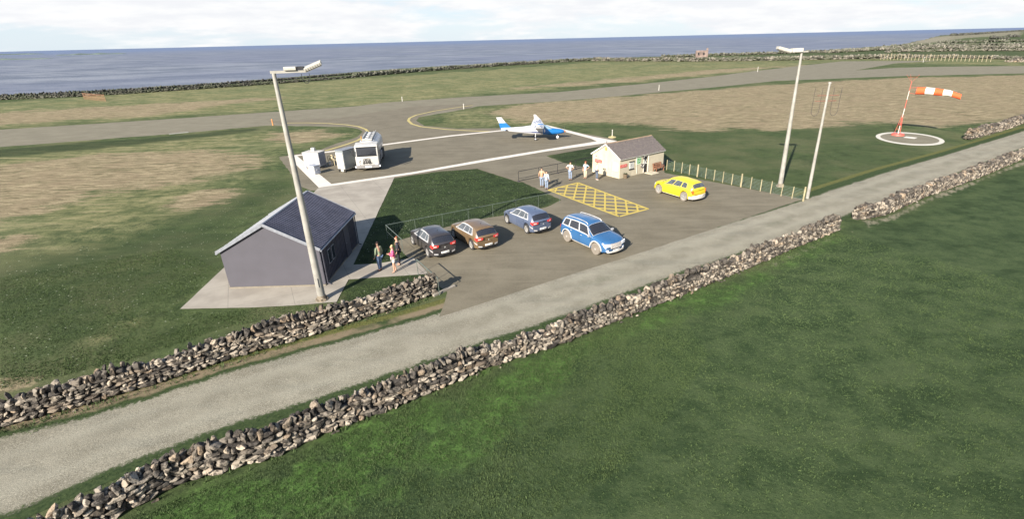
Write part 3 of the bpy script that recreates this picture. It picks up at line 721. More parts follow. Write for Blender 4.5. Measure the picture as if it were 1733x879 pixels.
# courses of slates standing slightly proud
cb=MB()
Mx=Matrix.Translation((-.10,TW/2,TR_))@Matrix.Rotation(R(-90),4,'Z')@Matrix.Rotation(ar,4,'Y')
for i in range(11):
    u=.12+i*(Lr-.14)/10.6
    for k in range(22):
        w=(TL+.2)/22; cb.box((u,(k+.5)*w+(0 if i%2 else w*.5) -(w*.25),.078+random.uniform(-.004,.006)),(.17,w*.94,.016),Mx@Matrix.Rotation(R(1.5),4,'Y'))
tag(cb.obj('slates',MSLATE,roof))
b=MB(); b.cyl((-.12,TW/2,TR_+.05),(TL+.12,TW/2,TR_+.05),.085,.085,10); b.obj('ridge_tiles',mat('clay_ridge',(.27,.19,.12),.8,var=.2),roof)
b=MB(); b.cyl((-.05,-.1,TE-.06),(TL+.08,-.1,TE-.06),.045,.045,8); b.obj('gutter',MWFR,roof)
b=MB(); b.box((Lr/2,-.012,.02),(Lr,.03,.12),Mx); b.obj('barge_board',MWFR,roof); b=MB(); b.box((Lr/2,-.012,.02),(Lr,.03,.12),Matrix.Translation((-.10,TW/2,TR_))@Matrix.Rotation(R(90),4,'Z')@Matrix.Scale(-1,4,(0,1,0))@Matrix.Rotation(ar,4,'Y')); b.obj('barge_board',MWFR,roof)
b=MB(); b.cyl((.02,TW/2,TR_),(.02,TW/2,TR_+.42),.018,.012,6); b.cyl((.02,TW/2,TR_+.2),(.02,TW/2,TR_+.26),.035,.035,8); b.obj('antenna',MBLK,roof)
b=MB(); b.box((-.05,TW/2,TR_-.42),(.08,.16,.22),bev=.02); b.cyl((-.05,TW/2,TR_-.32),(-.05,TW/2,TR_-.18),.03); b.obj('alarm_lamp',mat('ochre_lamp',(.45,.33,.06),.5),th)
def text_strokes(b,x0,x1,z0,z1,rows,M,seed,yo):
    r=random.Random(seed)
    for k in range(rows):
        zc=z1-(z1-z0)*(k+.5)/rows; hh_=(z1-z0)/rows*.5; x=x0
        while x<x1-.03:
            w=r.uniform(.025,.05)
            b.box((x+w/2,yo,zc),(.012,.004,hh_),M)
            if r.random()<.6: b.box((x+w/2,yo,zc+hh_*r.choice((-.45,0,.45))),(w*.8,.004,.012),M)
            if r.random()<.5: b.box((x+w,yo,zc),(.012,.004,hh_),M)
            x+=w+.03
def sign(name,x0,x1,z0,z1,m,M,txt,rows=2,seed=1,frame=True):
    b=MB()
    b.box(((x0+x1)/2,-.020,(z0+z1)/2),(x1-x0,.025,z1-z0),M,bev=.006)
    s=b.obj(name,m,th)
    b=MB(); text_strokes(b,x0+.08,x1-.06,z0+.04,z1-.04,rows,M,seed,-.0345); b.obj('lettering',txt,s)
    return s
I4=Matrix.Identity(4); MGa=Matrix.Rotation(R(90),4,'Z')@Matrix.Scale(-1,4,(1,0,0))@Matrix.Scale(-1,4,(1,0,0))
# gable frame: x along the gable (0 at the near corner), facing -x of hut
MGa=Matrix(((0,1,0,0),(1,0,0,0),(0,0,1,0),(0,0,0,1)))
sign('red_sign',.06,.98,1.04,1.32,MRED,I4,MWSG,2,3); sign('red_sign',2.40,3.34,1.12,1.42,MRED,MGa,MWSG,2,5)
b=MB(); b.box((2.62,-.012,1.35),(.74,.02,.74),bev=.004); np_=b.obj('notice_board',mat('pale_green_board',(.45,.55,.38),.6),th)
b=MB(); b.box((2.64,-.030,1.36),(.40,.016,.46),bev=.004); gs=b.obj('green_sign',MGRN,np_)
b=MB(); b.cyl((2.66,-.036,1.50),(2.66,-.042,1.50),.04,.04,10); b.box((2.62,-.040,1.38),(.07,.004,.16),Matrix.Identity(4)); b.box((2.70,-.040,1.30),(.16,.004,.05)); b.box((2.54,-.040,1.24),(.12,.004,.05)); b.obj('pictogram',MWSG,gs)
b=MB(); b.box((1.62,-.015,1.06),(.62,.03,.62),bev=.006); w=b.obj('window',MWFR,th)
b=MB(); b.box((1.62,-.034,1.06),(.52,.008,.54)); b.obj('pane',MPANE,w)
for zz_ in (1.42,.70):
    b=MB(); b.box((1.62,-.04,zz_),(.72,.06,.07)); b.obj('shutter_bar',MBLK,w)
b=MB(); b.tube([(1.66,-.045,1.28),(1.58,-.045,1.12),(1.66,-.045,1.02),(1.60,-.045,.86)],.014,6); b.obj('catch',MBLK,w)
b=MB(); b.box((.54,-.015,1.09),(.66,.03,.78),MGa,bev=.006); w=b.obj('window',MWFR,th)
b=MB(); b.box((.54,-.034,1.10),(.54,.008,.66),MGa); b.obj('pane',MPANE,w)
b=MB(); b.box((2.14,-.02,.60),(.10,.05,.16),MGa,bev=.01); b.obj('vent',MBLK,th)
b=MB(); b.box((3.2,-.02,1.72),(.08,.05,.08),MGa,bev=.01); b.obj('wall_light',MBLK,th)
b=MB(); b.tube([(2.28,-.045,1.84),(2.30,-.045,1.0),(2.40,-.045,.1)],.022,6); b.obj('downpipe',MWFR,th)
b=MB(); b.box((dx0-.03,-.01,dz1/2),(.06,.05,dz1)); b.box((dx1+.03,-.01,dz1/2),(.06,.05,dz1)); b.box(((dx0+dx1)/2,-.01,dz1+.03),(dx1-dx0+.12,.05,.06)); fr=b.obj('door_frame',MWFR,th)
b=MB(); b.box(((dx0+dx1)/2,.10,.80),(dx1-dx0-.02,.04,1.58),bev=.005); dr=b.obj('door',MBLK,th)
b=MB(); b.box((3.70,.072,1.02),(.26,.006,.26)); b.box((3.82,.070,1.22),(.18,.006,.16)); b.box((3.60,.070,.82),(.12,.006,.14)); b.box((3.90,.071,.92),(.12,.006,.10)); b.obj('paper_notice',MWSG,dr)
b=MB(); b.cyl((3.52,.06,.8),(3.52,.02,.8),.02); b.obj('handle',MTRIM,dr)
b=MB(); b.tube([(3.12,-.02,1.84),(3.18,-.10,1.76),(3.18,-.14,1.62)],.02,6); b.cyl((3.18,-.14,1.62),(3.18,-.14,1.52),.05,.07,10); b.obj('lantern',MBLK,th)
def hut_pt(x,y): 
    a=R(37); return Vector((tc.x+x*math.cos(a)-y*math.sin(a),tc.y+x*math.sin(a)+y*math.cos(a),0))
# wreath / hose reel hung on the wall
p=hut_pt(3.12,-.08); b=MB()
for i in range(18):
    a0,a1=i*2*math.pi/18,(i+1)*2*math.pi/18
    b.cyl((.17*math.cos(a0),0,.17*math.sin(a0)),(.17*math.cos(a1),0,.17*math.sin(a1)),.055,.055,8,i%4==0 and 1 or 0)
b.box((0,.04,0),(.06,.05,.3)); b.box((0,.04,0),(.3,.05,.06))
o=b.obj('ring_buoy',[mat('dull_ring',(.09,.07,.065),.7),MWSG],None,True); o.location=(p.x,p.y,.82); o.rotation_euler=(0,0,R(37))
tag(o,'dark round ring hung on the cream wall left of the doorway','ring')
# doorstep, planter, bench
p=hut_pt(3.95,-.62); b=MB(); b.box((0,0,.04),(1.05,.95,.09),bev=.02)
o=b.obj('doorstep',mat('pale_step',(.44,.39,.29),.85),None); o.location=(p.x,p.y,0); o.rotation_euler=(0,0,R(37)); tag(o,'pale slab step on the tarmac in front of the hut doorway','step')
p=hut_pt(.56,-.26); pl=empty('planter',(p.x,p.y,0),0,'small round brown planter against the hut wall under the red sign','planter')
b=MB(); b.lathe([(.14,0),(.17,.02),(.21,.42),(.22,.45),(.18,.45),(.17,.40)],16); b.obj('pot',mat('brown_pot',(.13,.095,.06),.8,var=.2),pl,True)
b=MB()
for i in range(60):
    a=random.uniform(0,6.28); l=random.uniform(.06,.22); r=random.uniform(0,.14); q=Vector((r*math.cos(a),r*math.sin(a),.40)); e=q+Vector((math.cos(a)*l*.6,math.sin(a)*l*.6,l)); s=Vector((-math.sin(a),math.cos(a),0))*.02
    b.add([q-s,q+s,e],[(0,1,2)])
b.obj('plant',mat('planter_leaves',(.03,.05,.02),.7),pl,fix=False)
p=hut_pt(5.15,-.48); be=empty('bench',(p.x,p.y,0),R(37),'brown wooden bench standing against the hut wall right of the doorway','bench')
b=MB(); [b.box((0,-.22+i*.13,.40),(1.25,.11,.035)) for i in range(4)]; b.obj('seat',MWOOD,be)
b=MB(); [b.box((0,.24+i*.03,.52+i*.12),(1.25,.025,.10)) for i in range(3)]; b.obj('backrest',MWOOD,be)
for sx in (-.55,.55):
    b=MB(); b.box((sx,-.2,.2),(.07,.07,.4)); b.box((sx,.2,.42),(.07,.07,.84)); b.box((sx,0,.56),(.07,.5,.04)); b.box((sx,0,.33),(.06,.4,.06)); b.obj('leg',MWOOD,be)
b=MB(); b.box((-.85,-.2,.02),(.5,.4,.05)); 
# ------------------------------------------------------------------ lamp masts and pole
MPOLE=mat('weathered_white_steel',(.30,.285,.25),.6,.1,var=.15,scale=2,dirt=.3)
MLAMP=mat('lamp_housing_white',(.40,.38,.33),.5,var=.1,dirt=.15)
def mast(px,py,hgt,lean,label,arm):
    g=G(px,py); e=empty('lamp_mast',(g.x,g.y,0),0,label,'lamp mast','floodlight masts')
    e.rotation_euler=lean
    b=MB(); b.cyl((0,0,.06),(0,0,hgt*.45),.20,.155,20); b.cyl((0,0,hgt*.45),(0,0,hgt),.155,.085,20); b.obj('pole',MPOLE,e,True)
    b=MB(); b.cyl((0,0,0),(0,0,.07),.33,.33,16); b.cyl((0,0,.07),(0,0,.30),.245,.215,16)
    for i in range(8):
        a=i*math.pi/4+.2; b.cyl((.28*math.cos(a),.28*math.sin(a),.06),(.28*math.cos(a),.28*math.sin(a),.15),.028,.028,6)
    b.obj('base_flange',mat('rusty_flange',(.20,.165,.12),.8,var=.3),e)
    b=MB(); b.box((0,-.20,1.1),(.14,.05,.5),bev=.01); b.obj('access_door',MPOLE,e)
    return e
m1=mast(545.5,508,11.35,(0,R(-.1),0),'tall white floodlight mast standing in front of the grey shed',1)
hz=11.35
# crossarm in the direction seen in the picture
b=MB(); b.box((.62,0,hz+.05),(1.5,.12,.11),Matrix.Rotation(R(12),4,'Z')); b.obj('cross_arm',MPOLE,m1)
Ma=Matrix.Rotation(R(12),4,'Z')
b=MB(); b.box((.72,.05,hz+.18),(.52,.40,.15),Ma,bev=.03); b.obj('junction_box',MLAMP,m1)
b=MB(); b.box((.97,-.08,hz+.19),(.15,.04,.13),Ma); b.box((1.17,-.08,hz+.19),(.22,.04,.14),Ma); b.box((1.08,.06,hz+.18),(.40,.22,.13),Ma); b.obj('gear_tray',MBLK,m1)
b=MB(); Mf=Ma@Matrix.Translation((1.68,.0,hz+.26))@Matrix.Rotation(R(-20),4,'Y')@Matrix.Rotation(R(14),4,'X')@Matrix.Scale(.46,4)
b.box((0,0,0),(1.75,.80,.30),Mf,bev=.05); fl=b.obj('floodlight',MLAMP,m1)
b=MB(); b.box((0,-.06,-.19),(1.6,.64,.08),Mf); 
for i in range(7): b.box((-.72+i*.24,-.42,-.04),(.03,.06,.24),Mf)
b.obj('lamp_glass',mat('dusty_lamp_glass',(.16,.15,.13),.35,spec=.5),fl)
b=MB(); pts=[Ma@Vector((1.30+.17*math.sin(a),0,hz-.05-.34*(math.cos(a)+.25))) for a in [R(x) for x in range(-105,110,15)]]; b.tube(pts,.014,6); b.obj('cable',MBLK,m1)
m2=mast(1320,316,11.05,(0,R(-1.0),0),'tall white floodlight mast beside the post and wire fence',-1)
hz=11.05
b=MB(); b.box((-.25,0,hz+.05),(1.5,.10,.10)); b.obj('cross_arm',MPOLE,m2)
b=MB(); b.box((-.42,0,hz+.18),(.86,.46,.30),bev=.03); b.obj('junction_box',MLAMP,m2)
b=MB(); Mf=Matrix.Translation((-1.42,.05,hz+.27))@Matrix.Rotation(R(16),4,'Y')@Matrix.Scale(.78,4); b.box((0,0,0),(1.45,.75,.30),Mf,bev=.07); fl=b.obj('floodlight',MLAMP,m2)
b=MB(); b.box((0,-.05,-.18),(1.25,.6,.07),Mf); b.obj('lamp_glass',mat('dusty_lamp_glass',(.16,.15,.13)),fl)
g=G(1366,336); up=empty('utility_pole',(g.x,g.y,0),0,'thinner white pole with looped wire aerials at the end of the post and wire fence','pole'); up.rotation_euler=(0,R(-.4),0)
ph=8.95
b=MB(); b.cyl((0,0,0),(0,0,ph),.135,.075,16); b.obj('pole',MPOLE,up,True)
b=MB(); b.cyl((0,0,ph),(0,0,ph+.10),.12,.10,14); b.obj('cap',MPOLE,up)
for z,w,dxx in ((ph-.85,1.62,.06),(ph-1.25,1.62,-.06)):
    b=MB(); b.box((dxx,0,z),(w,.05,.06)); b.obj('cross_arm',mat('red_brown_bar',(.17,.085,.06),.7),up)
Mw=mat('thin_dark_wire',(.06,.05,.045),.6)
for cx_,sg in ((-.72,1),(.72,1)):
    b=MB(); pts=[]
    for i in range(9): pts.append(Vector((cx_-.28,0,ph-.3-.21*i)))
    for i in range(1,8): a=math.pi*i/8; pts.append(Vector((cx_-.28*math.cos(a),0,ph-1.98-.38*math.sin(a))))
    for i in range(9): pts.append(Vector((cx_+.28,.0,ph-1.98+.21*i)))
    b.tube(pts,.018,5); b.obj('wire_loop',Mw,up)
# ------------------------------------------------------------------ fences and rails
MPOST=mat('pale_timber_post',(.31,.265,.155),.8,var=.2,scale=5); MWIRE=mat('galvanised_wire',(.26,.34,.31),.6,.2)
MRAIL=mat('galvanised_rail',(.15,.18,.155),.5,.4); MRAILM=mat('thin_mesh',(.10,.14,.11),.7); MRAILD=mat('dark_rail',(.035,.032,.035),.5,.3)
def fence(label,px0,px1,n,ph_,thick_at,mpost,mwire,wires,vert=0,name='wire_fence',pr=.042,wr=.008,base=False,rail=False,z0=.1,bigr=.075,pts=None):
    A=G(*px0);B=G(*px1); e=empty(name,A,math.atan2((B-A).y,(B-A).x),label,'fence'); L=(B-A).length
    for i in range(n):
        x=L*i/(n-1); big=i in thick_at
        b=MB(); r=bigr if big else pr; hh_=ph_*(1.14 if big else random.uniform(.97,1.04))
        b.cyl((x,0,-.05),(x+random.uniform(-.02,.02),random.uniform(-.02,.02),hh_),r,r*.85,8)
        if base: b.cyl((x,0,.015),(x,0,.05),.16,.14,10)
        b.obj('post',mpost,e,True)
    b=MB()
    for z in wires:
        for i in range(n-1):
            xa,xb=L*i/(n-1),L*(i+1)/(n-1); xm=(xa+xb)/2
            b.cyl((xa,0,z),(xm,0,z-.008),wr,wr,5,cap=False); b.cyl((xm,0,z-.008),(xb,0,z),wr,wr,5,cap=False)
    if vert:
        x=0
        while x<L: b.cyl((x,0,wires[-1]),(x,0,wires[0]),wr*.8,wr*.8,4,cap=False); x+=vert
    b.obj('wires' if not rail else 'mesh_panel',mwire,e,fix=False)
    if rail: 
        b=MB(); b.cyl((0,0,ph_),(L,0,ph_),rail,rail,8); b.obj('top_rail',mpost if not isinstance(rail,tuple) else mpost,e)
    return e
fence('post and wire fence with pale timber posts right of the cream hut',(1128,287.5),(1359,341),16,1.05,(4,9,15),MPOST,MWIRE,(.95,.83,.71,.59,.47,.35,.24,.14),wr=.0055)
fence('galvanised railing fence along the triangular lawn behind the parked hatchbacks',(656,404),(947,344),8,1.0,(),MRAIL,MRAILM,(.95,.12),vert=.16,name='railing_fence',pr=.013,wr=.0022,rail=.015)
fence('dark pedestrian barrier with small base plates behind the waiting people',(878,307.5),(1003,281),5,.98,(),MRAILD,MRAILD,(.30,.06),name='pedestrian_barrier',pr=.028,wr=.02,base=True,rail=.026)
fence('short return of grey railing running from the lawn corner towards the path',(656,404),(683,430),2,1.0,(),MRAIL,MRAIL,(.55,),name='handrail',pr=.016,wr=.007,rail=.022)
fence('short grey handrail at the end of the stone wall by the car park',(708,466),(744,500),3,1.0,(),MRAIL,MRAILD,(.5,),name='handrail',pr=.02,wr=.008,rail=.026)
fence('row of orange snow fencing posts by the shore wall at the far left',(143,168),(179,171.5),18,1.7,(),mat('orange_barrier',(.36,.19,.11),.7),mat('orange_barrier',(.46,.2,.1)),(1.5,.8),name='orange_fence',pr=.06,wr=.02)
fence('row of pale posts in front of the rubble wall beyond the runway end',(1490,101),(1676,104.6),30,2.5,(3,8,14,20),mat('ochre_posts',(.36,.30,.20),.8),MPOST,(2.2,),name='post_fence',pr=.085,wr=.02,bigr=.11)
# gate at the right end of the lawn railing
fence('dark gate standing at the right end of the lawn railing by the yellow box',(947,344),(972,350),2,1.02,(),MRAILD,MRAILD,(.92,.2),name='gate',pr=.022,wr=.012,vert=.13,rail=.0)if False else None
# ------------------------------------------------------------------ windsock
MSR=mat('red_paint_steel',(.50,.10,.07),.5,var=.1); MSW=mat('white_paint_steel',(.6,.56,.5),.5)
MFO=mat('orange_fabric',(.75,.105,.03),.8,var=.1,scale=8,bs=.3); MFW=mat('white_fabric',(.72,.68,.6),.8,var=.06,scale=8,bs=.3)
cA=G(1482,232); cc=(G(1482,232)+G(1598,238))/2; cc=G(1540,233.5)
b=MB()
rx=(G(1598,238)-G(1482,231)).length/2; ax=G(1598,238)-G(1482,231); ang=math.atan2(ax.y,ax.x); cm=(G(1598,238)+G(1482,231))/2
ry=(G(1540,223)-G(1543,244)).length/2
def ellipse(a,b_,z): return [(cm.x+a*math.cos(t)*math.cos(ang)-b_*math.sin(t)*math.sin(ang),cm.y+a*math.cos(t)*math.sin(ang)+b_*math.sin(t)*math.cos(ang),z) for t in [2*math.pi*i/48 for i in range(48)]]
b.add(ellipse(rx,ry,.012),[tuple(range(48))]); tag(b.obj('windsock_pad',paint_mat('worn_white_paint',(.50,.47,.40),.8),fix=False),kind='structure')
b=MB(); b.add(ellipse(rx*.86,ry*.80,.017),[tuple(range(48))]); tag(b.obj('windsock_pad_gravel',MRUN,fix=False),kind='structure')
line_strip('windsock_pad_marking',[(1531,232.2),(1550,234.2)],1.2,.022,MWHITE)
g=G(1519,229); ws=empty('windsock',(g.x,g.y,0),0,'orange and white windsock streaming from a red mast on a white ringed pad','windsock')
b=MB(); mz=6.6
for i in range(6): b.cyl((0,0,.15+i*(mz-.15)/6),(0,0,.15+(i+1)*(mz-.15)/6),.048-.003*i,.045-.003*i,10,i%2)
b.obj('mast',[MSW,MSR],ws,True)
b=MB(); b.cyl((0,0,.01),(0,0,.22),.75,.70,20); b.obj('plinth',MSR,ws)
b=MB()
for i in range(3):
    a=i*2.094+.4; b.cyl((.42*math.cos(a),.42*math.sin(a),.2),(.05*math.cos(a),.05*math.sin(a),2.6),.022,.022,6)
    for z in (.8,1.4,2.0):
        a2=a+2.094; f0=(.42-.37*(z-.2)/2.4); b.cyl((f0*math.cos(a),f0*math.sin(a),z),(f0*math.cos(a2),f0*math.sin(a2),z),.014,.014,5)
b.obj('support_frame',MSR,ws)
b=MB()
for sx,sy in ((-.7,.1),(.65,-.1),(0,.5)): b.cyl((0,0,mz-.1),(sx,sy,mz+.75),.010,.008,6); b.cyl((sx,sy,mz+.75),(sx,sy,mz+.80),.025,.025,8)
b.cyl((-.55,.08,mz+.55),(.52,-.08,mz+.55),.012,.012,5); b.obj('top_fork',MSR,ws)
s0,s1=G(1525,208),G(1597,213); sdv=(s1-s0).to_2d().normalized(); sock_L=(G(1597,213)-G(1525,208)).length
zs=5.55; a=math.atan2(sdv.y,sdv.x); Ms=Matrix.Rotation(a,4,'Z')
b=MB(); rings=[]; nseg=50; Ls_=4.45; x0=.75
def sockc(t):
    dr=0 if t<.72 else -(t-.72)*1.5; return Vector((x0+Ls_*t,0,zs+.03*math.sin(t*7)-.12*t+dr))
for i in range(nseg+1):
    t=i/nseg; c=sockc(t); r=.46-.15*t; 
    rings.append([(c.x+0.0,c.y+r*math.cos(q)*(1+.04*math.sin(3*q+t*9)),c.z+r*math.sin(q)*(1+.05*math.cos(2*q+t*8))) for q in [2*math.pi*k/20 for k in range(20)]])
for s in range(5):
    bb=MB(); r_=rings[s*10:s*10+11]; bb.loft(r_,True,False,0,Ms); o=bb.obj('fabric_band',MFO if s%2==0 else MFW,ws,True,fix=False)
    for p in o.data.polygons: p.use_smooth=True
b=MB(); b.lathe([(.40,0),(.42,.02),(.40,.04)],20); 
bb=MB()
for i in range(20):
    q0,q1=2*math.pi*i/20,2*math.pi*(i+1)/20
    bb.cyl((x0,.47*math.cos(q0),zs+.47*math.sin(q0)),(x0,.47*math.cos(q1),zs+.47*math.sin(q1)),.02,.02,6,0,Ms)
bb.cyl((0,0,zs+.3),(x0,0,zs+.39),.02,.02,6,0,Ms); bb.cyl((0,0,zs-.3),(x0,0,zs-.39),.02,.02,6,0,Ms)
bb.obj('swivel_hoop',MSR,ws)
# ------------------------------------------------------------------ markers
MYM=mat('marker_yellow',(.36,.29,.14),.6); MWM=mat('marker_white',(.42,.40,.35),.6)
def marker(px,py,h,label,base=True,m=None,s=1.0):
    g=G(px,py); e=empty('ground_marker',(g.x,g.y,0),0,label,'marker','markers beside the taxiway and runway')
    b=MB(); b.cyl((0,0,0),(0,0,h),.07*s,.05*s,10); b.cyl((0,0,h),(0,0,h+.08*s),.09*s,.05*s,10); b.obj('stem',m or MWM,e)
    if base: b=MB(); b.lathe([(.55*s,0),(.52*s,.08*s),(.2*s,.14*s),(.12*s,.22*s)],16); b.obj('base',MYM,e)
marker(1036,232.5,.95,'cream marker post on a yellow dish base between the hut and the stand corner')
marker(785,184.5,.9,'small white marker at the tip of the right hand grass island',m=MWM,base=False,s=1.5)
marker(681,171.5,.9,'small white marker on the far runway edge above the taxiway mouth',base=False,s=1.5)
marker(1115,153,1.2,'small white marker on the near runway edge in the middle distance',base=False,s=1.5)
marker(1282,121.5,1.6,'white marker on the far runway edge left of the right hand mast',base=False,s=1.5)
marker(462,212,.9,'small orange marker on the near runway edge left of the tall mast',m=mat('marker_orange',(.6,.25,.08)),base=False,s=1.5)
marker(1562,105.5,2.0,'marker on the runway edge in front of the pale post row',base=False,s=1.5)
b=MB(); b.box((0,0,.05),(2.6,.5,.08),bev=.03); o=b.obj('ground_panel',mat('worn_panel',(.26,.26,.22),.8)); g=G(303,226); o.location=(g.x,g.y,0); o.rotation_euler=(0,0,R(38)); tag(o,'flat white panel lying in the grass at the near runway edge, left','panel')
# ruined hut
g=G(1177,97.3); rh=empty('ruined_hut',(g.x,g.y,0),R(-14),'small roofless brown stone hut on the skyline of the shore','ruin')
MRU=mat('ruin_stone',(.19,.14,.12),.9,var=.35,scale=.6)
b=MB(); b.box((3.2,.3,2.0),(6.4,.6,4.0)); b.obj('front_wall',MRU,rh)
b=MB(); b.prism([(0,0),(5,0),(5,4.0),(3.4,4.9),(0,4.2)],6.4,7.0,'x'); b.obj('gable_wall',MRU,rh)
b=MB(); b.box((3.2,4.8,1.6),(6.4,.5,3.2)); b.box((.3,2.6,1.8),(.55,4,3.6)); b.obj('back_wall',MRU,rh)
for x in (1.6,4.6): b=MB(); b.box((x,-.02,2.1),(.9,.06,1.4)); b.obj('window_shade_slab',MDARK,rh)  # dark slabs on the solid wall stand for shade in window openings
b=MB(); b.box((6.4,.3,4.7),(1.0,.6,1.2)); b.obj('chimney',MRU,rh)
# islets
MISL=mat('islet_turf',(.085,.11,.095),.9,var=.15,scale=.02)
for (pxa,pxb,py,wd,hh_,lab) in ((-200,78,97.8,60,9,'long low green islet across the water at the far left'),(-150,92,104.8,14,3.0,'thin rocky reef in front of the low green islet'),(95,215,93.6,40,5,'faint sand spit trailing right from the low green islet')):
    A=G(pxa,py,-3);B=G(pxb,py- (pxb-pxa)*.0237,-3); L=(B-A).length; d=(B-A).normalized(); nn=Vector((-d.y,d.x,0)); b=MB(); rings=[]
    for i in range(40):
        t=i/39; w=wd*math.sin(math.pi*min(1,max(.0,t)))**.4*(.7+.3*math.sin(t*19)); h_=hh_*(math.sin(math.pi*t)**.5)*(.6+.4*math.sin(t*11+1)**2)
        c=A+d*L*t; rings.append([tuple(c-nn*w+Vector((0,0,-1))),tuple(c-nn*w*.7+Vector((0,0,h_*.5))),tuple(c+Vector((0,0,h_))),tuple(c+nn*w*.7+Vector((0,0,h_*.5))),tuple(c+nn*w+Vector((0,0,-1)))])
    b.loft(rings,False,False); o=b.obj('islet',MISL,None,True,fix=False); tag(o,kind='structure')
# ------------------------------------------------------------------ cars
def paint(name,col,rough=.32,coat=.6): 
    return mat(name,col,rough,.0,var=.08,scale=1.2,bs=.02,spec=.5,coat=coat)
MTYRE=mat('dark_tyre',(.035,.034,.034),.85,var=.2); MTYREP=mat('dusty_tyre',(.185,.16,.13),.9,var=.12)
MRIM=mat('alloy_rim',(.40,.385,.36),.4,.3); MCHR=mat('bright_trim',(.56,.55,.54),.3,.4); MGL=mat('car_glass_dark',(.022,.023,.028),.06,0,var=.05,spec=.8)
MGLL=mat('car_glass_pale',(.075,.085,.095),.18,0,var=.3,spec=.45); MTAIL=mat('tail_lamp_red',(.60,.035,.03),.2,spec=.7); MTAILW=mat('tail_lamp_pink',(.85,.42,.38),.25)
MHEAD=mat('headlamp_glass',(.80,.82,.85),.12,spec=.8); MPLATE=mat('number_plate',(.75,.74,.70),.5); MUND=mat('underbody',(.012,.012,.012),.9); MBEI=mat('pale_lower_cladding',(.50,.47,.42),.6)
def smooth_interp(x,keys):
    xs=[k[0] for k in keys]; zs=[k[1] for k in keys]
    return float(np.interp(x,xs,zs))
class Car:
    def __init__(s,sp): s.p=sp; s.L=sp['L']; s.fx=s.L/2-sp['fo']; s.rx=s.fx-sp['wb']
    def ztop(s,x):
        h=.07; return (smooth_interp(x-h,s.p['top'])+2*smooth_interp(x,s.p['top'])+smooth_interp(x+h,s.p['top']))/4
    def zbelt(s,x): return min(smooth_interp(x,s.p['belt']),s.ztop(x)-.045)
    def hw(s,x):
        h=.06; return (smooth_interp(x-h,s.p['wid'])+2*smooth_interp(x,s.p['wid'])+smooth_interp(x+h,s.p['wid']))/4
    def zb(s,x):
        z=s.p['sill']+ (.04 if abs(x)>s.L/2-.3 else 0)
        for a in (s.fx,s.rx):
            Ra=s.p['wr']*1.17; d=abs(x-a)
            if d<Ra: z=max(z,s.p['wr']+math.sqrt(Ra*Ra-d*d))
        return min(z,s.zbelt(x)-.03)
    def P(s,x,j):
        sg=1
        if j>7: j=14-j; sg=-1
        w=s.hw(x); zb=s.zb(x); zt=s.zbelt(x); top=s.ztop(x); fr=(0,.12,.4,.75,1); yy=(.935,.985,1.0,.99,.955)
        if j<=4:
            i=min(3,int(j)); f=j-i; y=w*(yy[i]*(1-f)+yy[i+1]*f); q=fr[i]*(1-f)+fr[i+1]*f; z=zb+(zt-zb)*q
        else:
            y5=w*.955-(.05+(top-zt)*s.p.get('tumble',.42)); z5=top-(.03+.05*min(1,(top-zt)/.4))
            z5=max(z5,zt+.012)
            pts=[(w*.955,zt),(y5,z5),(y5*.62,top-.012),(0,top)]
            i=min(2,int(j-4)); f=j-4-i; y=pts[i][0]*(1-f)+pts[i+1][0]*f; z=pts[i][1]*(1-f)+pts[i+1][1]*f
        q=max(0,min(1,(abs(x)-(s.L/2-.75))/.75)); q=q*q
        x2=x-math.copysign(1,x)*.20*q*(y/.9)**2
        return Vector((x2,sg*y,z))
    def nrm(s,x,j):
        e=.02; jj=min(max(j,.02),13.98)
        a=s.P(x+e,jj)-s.P(x-e,jj); b=s.P(x,jj+.05)-s.P(x,jj-.05); n=b.cross(a)
        if n.length<1e-9: return Vector((0,0,1))
        n.normalize(); c=s.P(x,jj); 
        if n.dot(c-Vector((c.x*.8,0,.5)))<0: n=-n
        return n
    def patch(s,corner,off,nu=10,nv=6,b=None):
        """corner: 4 (x,j) points in order; bilinear patch raised off the shell"""
        b=b or MB(); rings=[]
        for i in range(nu+1):
            u=i/nu; rg=[]
            for k in range(nv+1):
                v=k/nv
                x=(corner[0][0]*(1-u)+corner[1][0]*u)*(1-v)+(corner[3][0]*(1-u)+corner[2][0]*u)*v
                j=(corner[0][1]*(1-u)+corner[1][1]*u)*(1-v)+(corner[3][1]*(1-u)+corner[2][1]*u)*v
                rg.append(s.P(x,j)+s.nrm(x,j)*off)
            rings.append(rg)
        b.loft(rings,False,False); return b
    def cappatch(s,quad,off,end,nu=8,nv=3,b=None,thick=.03):
        b=b or MB(); X0=end*s.L/2
        def pt(y,z,o): return Vector((X0-end*.20*(y/.9)**2+end*o,y,z))
        F=[];Bk=[]
        for i in range(nu+1):
            u=i/nu; rf=[];rb=[]
            for k in range(nv+1):
                v=k/nv
                y=(quad[0][0]*(1-u)+quad[1][0]*u)*(1-v)+(quad[3][0]*(1-u)+quad[2][0]*u)*v
                z=(quad[0][1]*(1-u)+quad[1][1]*u)*(1-v)+(quad[3][1]*(1-u)+quad[2][1]*u)*v
                rf.append(pt(y,z,off)); rb.append(pt(y,z,off-thick))
            F.append(rf);Bk.append(rb)
        b.loft(F,False,False)
        rim=[F[i][0] for i in range(nu+1)]+[F[nu][k] for k in range(1,nv+1)]+[F[i][nv] for i in range(nu-1,-1,-1)]+[F[0][k] for k in range(nv-1,0,-1)]
        rim2=[Bk[i][0] for i in range(nu+1)]+[Bk[nu][k] for k in range(1,nv+1)]+[Bk[i][nv] for i in range(nu-1,-1,-1)]+[Bk[0][k] for k in range(nv-1,0,-1)]
        b.loft([rim,rim2],True,False); return b
